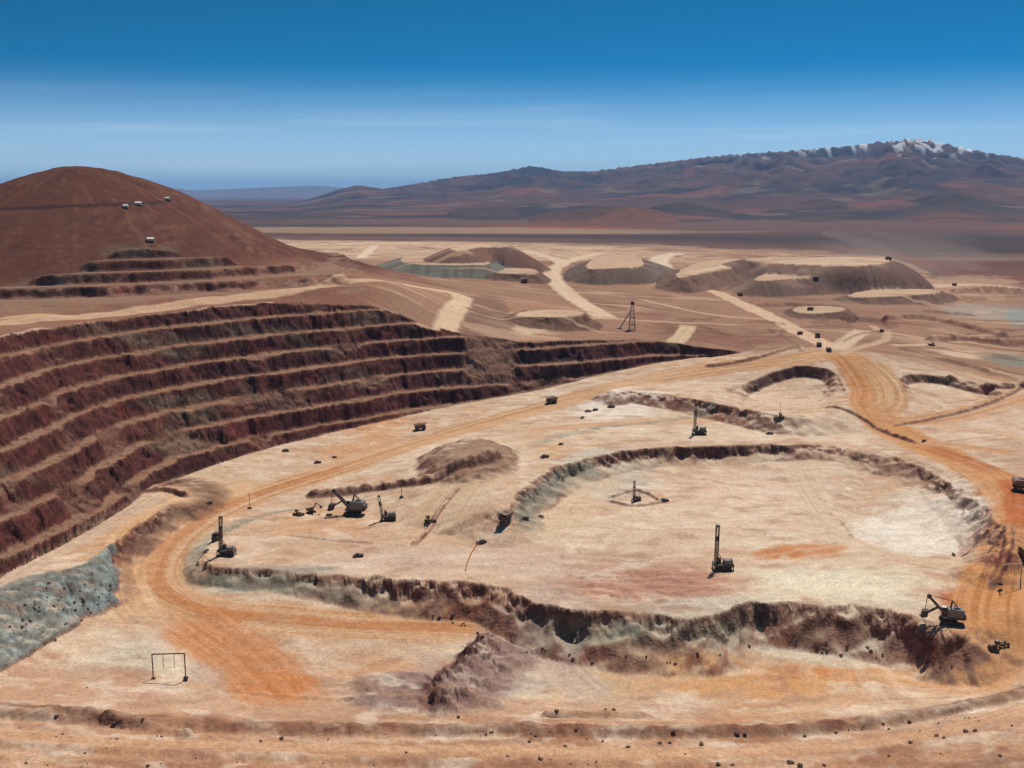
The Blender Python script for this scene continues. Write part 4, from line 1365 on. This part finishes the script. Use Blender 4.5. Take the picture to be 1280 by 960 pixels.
def lattice_tower():
    r_ = thing('lattice_tower')
    m = MB()
    hw = lambda z_: 3.0 - 2.0 * z_ / 24.0
    for a in (-1, 1):
        for b_ in (-1, 1): m.bar((a * 3, b_ * 3, 0), (a, b_, 24), .4)
    for i in range(7):
        za, zb_ = i * 24 / 7, (i + 1) * 24 / 7
        A_, B_ = hw(za), hw(zb_)
        for sg in (-1, 1):
            m.bar((-A_, sg * A_, za), (B_, sg * B_, zb_), .22)
            m.bar((A_, sg * A_, za), (-B_, sg * B_, zb_), .22)
            m.bar((sg * A_, -A_, za), (sg * B_, B_, zb_), .22)
            m.bar((sg * A_, A_, za), (sg * B_, -B_, zb_), .22)
    m.build('frame', M_tanst, r_)
    c = MB().box((0, 0, 25.4), (3.4, 3.2, 2.6), None, .95, .1).build('cabin', M_dark, r_)
    MB().box((0, 0, 26.95), (4.0, 3.8, .3)).build('roof', M_brown, c)
    MB().bar((-12, 0, 1.5), (-1.6, 0, 18), 1.6, 1.2).build('conveyor', M_tanst, r_)
    MB().box((-12, 0, 1.6), (4.5, 4.0, 3.0), None, .8, .1).build('hopper', M_tanst, r_)
    for z_ in (6, 12, 18): MB().box((0, 0, z_), (hw(z_) * 2 + .8, hw(z_) * 2 + .8, .18)).build('platform', M_rust, r_)
    return r_


o = lattice_tower()
tag(o, 'pale lattice tower with a dark cabin on top behind the pit rim', 'lattice tower')
place(o, 790, 413, 0, .85)


def site_hut(w, d_, h_):
    r_ = thing('site_hut')
    wl_ = MB().box((0, 0, h_ / 2), (w, d_, h_)).build('wall', M_white, r_)
    rf = MB().prism([(-d_ / 2 - .4, h_ + .003), (d_ / 2 + .4, h_ + .003), (0, h_ + 1.9)], -w / 2 - .4, w / 2 + .4)
    bmesh.ops.rotate(rf.b, verts=rf.b.verts, cent=(0, 0, 0), matrix=Matrix.Rotation(math.pi / 2, 3, 'Z'))
    rf.build('roof', M_white, r_)
    MB().box((-w * .2, -d_ / 2 - .03, 1.05), (1.0, .1, 2.1)).build('door', M_dark, wl_)
    for x in (w * .12, w * .34): MB().box((x, -d_ / 2 - .03, 1.7), (1.1, .1, .9)).build('window', M_glass, wl_)
    MB().box((0, 0, -.4), (w + 1, d_ + 1, .8)).build('footing', M_grey, r_)
    return r_


for u, v, rot, dims, lb in ((188, 301, 20, (8, 6, 2.4), 'white hut on the grey ledge above the small hill benches'),
                            (210, 250, -25, (7, 6, 2.4), 'white hut on the skyline slope of the brown hill'),
                            (173, 256, 10, (8, 6, 2.4), 'pale hut beside the dark track across the brown hill'),
                            (157, 259, 5, (6, 5, 2.0), 'low pale hut left of the dark hill track hut')):
    o = site_hut(*dims)
    place(o, u, v, rot, .55, -.2)
    tag(o, lb, 'hut', 'huts on the hill')

# boulders


def boulder(seed, rad=1.0, flat=.75):
    rg_ = random.Random(seed)
    b_ = bmesh.new()
    bmesh.ops.create_icosphere(b_, subdivisions=2, radius=rad)
    cuts = [(Vector((rg_.gauss(0, 1), rg_.gauss(0, 1), rg_.gauss(0, 1))).normalized(), rg_.uniform(.5, .85)) for _ in range(9)]
    for v in b_.verts:
        for n_, d_ in cuts:
            k_ = v.co.dot(n_) - d_ * rad
            if k_ > 0: v.co -= n_ * k_
        v.co *= rg_.uniform(.96, 1.04)
        v.co.z *= flat
    me_ = bpy.data.meshes.new('boulder')
    b_.to_mesh(me_)
    b_.free()
    return me_


kinds = []
for i in range(9):
    me_ = boulder(40 + i, 1.0, random.uniform(.6, .9))
    me_.materials.append(M_rock[(0, 1, 1, 0, 1, 1, 0, 2, 1)[i]])
    kinds.append(me_)


def rock(u, v, size, k=None, label=None, group='dark boulders scattered on the near bench'):
    x, y, z = hit(u, v)
    i = random.randrange(9) if k is None else k
    o = bpy.data.objects.new('boulder', kinds[i])
    COL.objects.link(o)
    o.location = (x, y, z + size * .25)
    o.rotation_euler = (random.uniform(-.3, .3), random.uniform(-.3, .3), random.uniform(0, 6.3))
    o.scale = (size * random.uniform(.8, 1.25), size * random.uniform(.8, 1.2), size * random.uniform(.8, 1.1))
    return tag(o, label or 'small boulder lying loose on the near bench below the viewpoint', 'boulder', group)


for u, v, px, k, lb in (
        (921, 917, 8, 0, 'larger of two touching boulders on the near bank'), (931, 918, 6, 3, 'smaller of two touching boulders on the near bank'),
        (825, 930, 8, 1, 'big dark boulder just below the near bank, right of a pair'), (837, 929, 5, 3, None), (876, 931, 8, 5, 'dark boulder on the berm between the pair and the road'),
        (988, 954, 9, 0, 'largest black boulder at the bottom edge'), (1000, 958, 8, 3, 'boulder beside the largest black one at the bottom edge'),
        (676, 949, 8, 8, 'brown boulder on the road edge at the bottom'), (842, 915, 6, 0, None), (635, 946, 5, 1, None), (785, 934, 5, 0, None), (508, 941, 4, 0, None),
        (573, 897, 6, 3, 'dark boulder at the foot of the mauve outcrop'), (696, 889, 6, 0, 'left boulder on the low ridge of the lower floor'), (767, 888, 6, 5, 'right boulder on the low ridge of the lower floor'), (757, 887, 4, 0, None),
        (71, 896, 6, 0, None), (142, 905, 6, 3, None), (179, 899, 5, 5, None), (352, 924, 8, 1, 'broad flat boulder on the near berm'), (410, 925, 4, 0, None), (326, 927, 5, 0, None), (202, 921, 4, 0, None),
        (106, 942, 4, 0, None), (185, 958, 6, 3, None), (1138, 929, 7, 5, 'lone dark boulder on the right part of the near berm'), (1207, 915, 7, 0, 'dark boulder higher up the right berm, beside a smaller one'), (1219, 914, 5, 3, None), (1250, 945, 5, 0, None),
        (1170, 920, 6, 8, None), (1180, 923, 5, 1, None), (1045, 916, 5, 0, None), (1006, 921, 5, 3, None), (669, 920, 5, 0, None), (662, 928, 6, 1, None), (706, 933, 5, 0, None), (720, 912, 4, 0, None), (1111, 912, 4, 3, None),
        (1104, 905, 4, 0, None), (1137, 902, 5, 1, None), (482, 727, 7, 0, 'dark boulder on the brown slope of the front scarp'), (898, 956, 7, 2, 'pale brown boulder at the bottom edge'), (916, 957, 6, 0, None), (1030, 957, 5, 0, None)):
    x, y, z = hit(u, v)
    s_ = px / 2.0 / (FPX / math.sqrt(x * x + y * y + (CAMZ - z) ** 2))
    rock(u, v, s_, k, lb)
for i in range(64):
    u = random.choice((random.uniform(0, 1280), random.gauss(690, 60), random.gauss(1150, 60), random.gauss(100, 70)))
    if not 2 < u < 1278: continue
    v = random.choice((random.gauss(918, 6), random.gauss(924, 9), random.gauss(955, 3)))
    v = v - 30 * max(0, (u - 950) / 330) ** 2
    if random.random() < .12: u, v = random.uniform(0, 230), random.uniform(830, 910)
    if v > 958 or v < 825: continue
    rock(u, v, random.choice((.22, .28, .35, .45)) * random.uniform(.8, 1.2))
for i in range(40):                                   # blocks at the foot of scarps
    t = random.random()
    u = random.uniform(540, 1190)
    v = np.interp(u, [540, 690, 820, 960, 1190], [765, 822, 828, 800, 830]) + random.uniform(-8, 8)
    rock(u, v, random.uniform(.35, .8), None, 'fallen block at the foot of the long front scarp', 'fallen blocks below the front scarp')
for i in range(60):
    u = random.uniform(10, 145)
    u = min(u, 138)
    v = random.uniform(728, np.interp(u, [0, 60, 138], [806, 808, 752]))
    rock(u, v, random.uniform(.3, .8), random.choice((0, 2, 4, 7, 8)), 'loose block lying on the grey green rubble heap', 'blocks on the rubble heap')

# dust raised at the end of the dump
dm = bpy.data.materials.new('dust air')
dm.use_nodes = True
dt = dm.node_tree
dt.nodes.remove(dt.nodes['Principled BSDF'])
dv = dt.nodes.new('ShaderNodeVolumePrincipled')
dv.inputs['Color'].default_value = (.86, .76, .66, 1)
dv.inputs['Density'].default_value = .0009
dt.links.new(dv.outputs[0], dt.nodes['Material Output'].inputs['Volume'])
bm = bmesh.new()
x, y = W(1128, 318, 62)
bmesh.ops.create_icosphere(bm, subdivisions=5, radius=1.0)
for q in bm.verts:
    c_ = q.co.copy()
    f_ = 1 + .25 * math.sin(c_.x * 5 + 1) * math.cos(c_.y * 4 + 2) + .15 * math.sin(c_.z * 9 + c_.x * 7) + .10 * math.sin(c_.x * 14 + c_.y * 3)
    q.co = Vector((x + c_.x * 120 * f_, y + c_.y * 170 * f_, 62 + c_.x * -8 + c_.z * 30 * f_))
me = bpy.data.meshes.new('dust_cloud')
bm.to_mesh(me)
bm.free()
me.materials.append(dm)
o = bpy.data.objects.new('dust_cloud', me)
COL.objects.link(o)
tag(o, kind='stuff')
# ------------------------------------------------------------------ sky, sun, air
ZTOP = max((o.matrix_world @ Vector(c)).z for o in sc.objects if o.type == 'MESH' and o.parent is None for c in o.bound_box)
SUN_EL, SUN_AZ = math.radians(57), math.radians(24)       # high, beyond the pit and a little to the right
SKYREF = 6.5
world = bpy.data.worlds.new('World')
sc.world = world
world.use_nodes = True
nt = world.node_tree
bg = nt.nodes['Background']
sky = nt.nodes.new('ShaderNodeTexSky')
sky.sky_type = 'NISHITA'
sky.sun_disc = False
sky.sun_elevation = SUN_EL
sky.sun_rotation = SUN_AZ
sky.altitude = 3500
sky.air_density = 1.0
sky.dust_density = 1.3
sky.ozone_density = 1.6
tc = nt.nodes.new('ShaderNodeTexCoord')
mp = nt.nodes.new('ShaderNodeMapping')
mp.vector_type = 'VECTOR'
mp.inputs['Scale'].default_value = (1, 1, 4.2)
nt.links.new(tc.outputs['Generated'], mp.inputs['Vector'])
nm_ = nt.nodes.new('ShaderNodeVectorMath')
nm_.operation = 'NORMALIZE'
nt.links.new(mp.outputs[0], nm_.inputs[0])
nt.links.new(nm_.outputs[0], sky.inputs['Vector'])
hs = nt.nodes.new('ShaderNodeHueSaturation')
hs.inputs['Hue'].default_value = .456
hs.inputs['Saturation'].default_value = 2.8
hs.inputs['Value'].default_value = 1.0
nt.links.new(sky.outputs[0], hs.inputs['Color'])
# thin veils of high cloud low over the horizon
mc_ = nt.nodes.new('ShaderNodeMapping')
mc_.inputs['Scale'].default_value = (2.2, 2.2, 60)
nt.links.new(tc.outputs['Generated'], mc_.inputs['Vector'])
cn = nt.nodes.new('ShaderNodeTexNoise')
cn.inputs['Scale'].default_value = 1.6
cn.inputs['Detail'].default_value = 6
nt.links.new(mc_.outputs[0], cn.inputs['Vector'])
cr = nt.nodes.new('ShaderNodeMapRange')
cr.inputs[1].default_value, cr.inputs[2].default_value = .52, .78
nt.links.new(cn.outputs['Fac'], cr.inputs[0])
sx = nt.nodes.new('ShaderNodeSeparateXYZ')
nt.links.new(tc.outputs['Generated'], sx.inputs[0])
band = nt.nodes.new('ShaderNodeMapRange')
band.interpolation_type = 'SMOOTHSTEP'
band.inputs[1].default_value, band.inputs[2].default_value = .10, .045
nt.links.new(sx.outputs['Z'], band.inputs[0])
ml = nt.nodes.new('ShaderNodeMath')
ml.operation = 'MULTIPLY'
nt.links.new(cr.outputs[0], ml.inputs[0])
nt.links.new(band.outputs[0], ml.inputs[1])
m2 = nt.nodes.new('ShaderNodeMath')
m2.operation = 'MULTIPLY'
m2.inputs[1].default_value = .24
nt.links.new(ml.outputs[0], m2.inputs[0])
cm = nt.nodes.new('ShaderNodeMix')
cm.data_type = 'RGBA'
cm.inputs[7].default_value = (7.0, 7.6, 8.2, 1)
nt.links.new(m2.outputs[0], cm.inputs[0])
g1 = nt.nodes.new('ShaderNodeVectorMath'); g1.operation = 'SCALE'; g1.inputs['Scale'].default_value = 1 / SKYREF
g2 = nt.nodes.new('ShaderNodeGamma'); g2.inputs['Gamma'].default_value = 1.6
g3 = nt.nodes.new('ShaderNodeVectorMath'); g3.operation = 'SCALE'; g3.inputs['Scale'].default_value = SKYREF * 1.06
nt.links.new(hs.outputs[0], g1.inputs[0])
nt.links.new(g1.outputs[0], g2.inputs[0])
nt.links.new(g2.outputs[0], g3.inputs[0])
hb = nt.nodes.new('ShaderNodeMapRange'); hb.interpolation_type = 'SMOOTHSTEP'
hb.inputs[1].default_value, hb.inputs[2].default_value = .112, .0
hb.inputs[3].default_value, hb.inputs[4].default_value = 0.0, .97
hm_ = nt.nodes.new('ShaderNodeMix'); hm_.data_type = 'RGBA'
hm_.inputs[7].default_value = (4.3, 5.5, 6.3, 1)
nt.links.new(g3.outputs[0], hm_.inputs[6])
nt.links.new(sx.outputs['Z'], hb.inputs[0])
nt.links.new(hb.outputs[0], hm_.inputs[0])
nt.links.new(hm_.outputs[2], cm.inputs[6])
nt.links.new(cm.outputs[2], bg.inputs['Color'])
bg.inputs['Strength'].default_value = .115

sd = bpy.data.lights.new('sun', 'SUN')
sd.energy = 4.2
sd.angle = math.radians(.53)
sd.color = (1.0, .95, .87)
sun = bpy.data.objects.new('sun', sd)
COL.objects.link(sun)
dirv = Vector((math.sin(SUN_AZ) * math.cos(SUN_EL), math.cos(SUN_AZ) * math.cos(SUN_EL), math.sin(SUN_EL)))
sun.rotation_euler = (-dirv).to_track_quat('-Z', 'Y').to_euler()
sun.location = (0, 0, 700)

HAZE = 2.8e-5
hm = bpy.data.materials.new('haze air')
hm.use_nodes = True
ht = hm.node_tree
ht.nodes.remove(ht.nodes['Principled BSDF'])
pv = ht.nodes.new('ShaderNodeVolumePrincipled')
pv.inputs['Color'].default_value = (.26, .56, 1.0, 1)
pv.inputs['Density'].default_value = HAZE
pv.inputs['Anisotropy'].default_value = .1
ht.links.new(pv.outputs[0], ht.nodes['Material Output'].inputs['Volume'])
bm = bmesh.new()
bmesh.ops.create_cube(bm, size=1.0)
zlo, zhi = float(Z.min()) - 15.0, ZTOP + 10.0
for v in bm.verts:
    v.co = (v.co.x * 130000, v.co.y * 130000, zlo if v.co.z < 0 else zhi)
me = bpy.data.meshes.new('haze')
bm.to_mesh(me)
me.materials.append(hm)
hz = bpy.data.objects.new('haze', me)
COL.objects.link(hz)
tag(hz, kind='stuff')

sc.view_settings.view_transform = 'Standard'
sc.view_settings.look = 'None'
sc.view_settings.exposure = 0.12
sc.view_settings.gamma = 1.0
sc.render.engine = 'CYCLES'
sc.cycles.max_bounces = 6
sc.cycles.volume_bounces = 1
sc.cycles.diffuse_bounces = 3
sc.cycles.use_denoising = True
sc.cycles.filter_width = 1.5
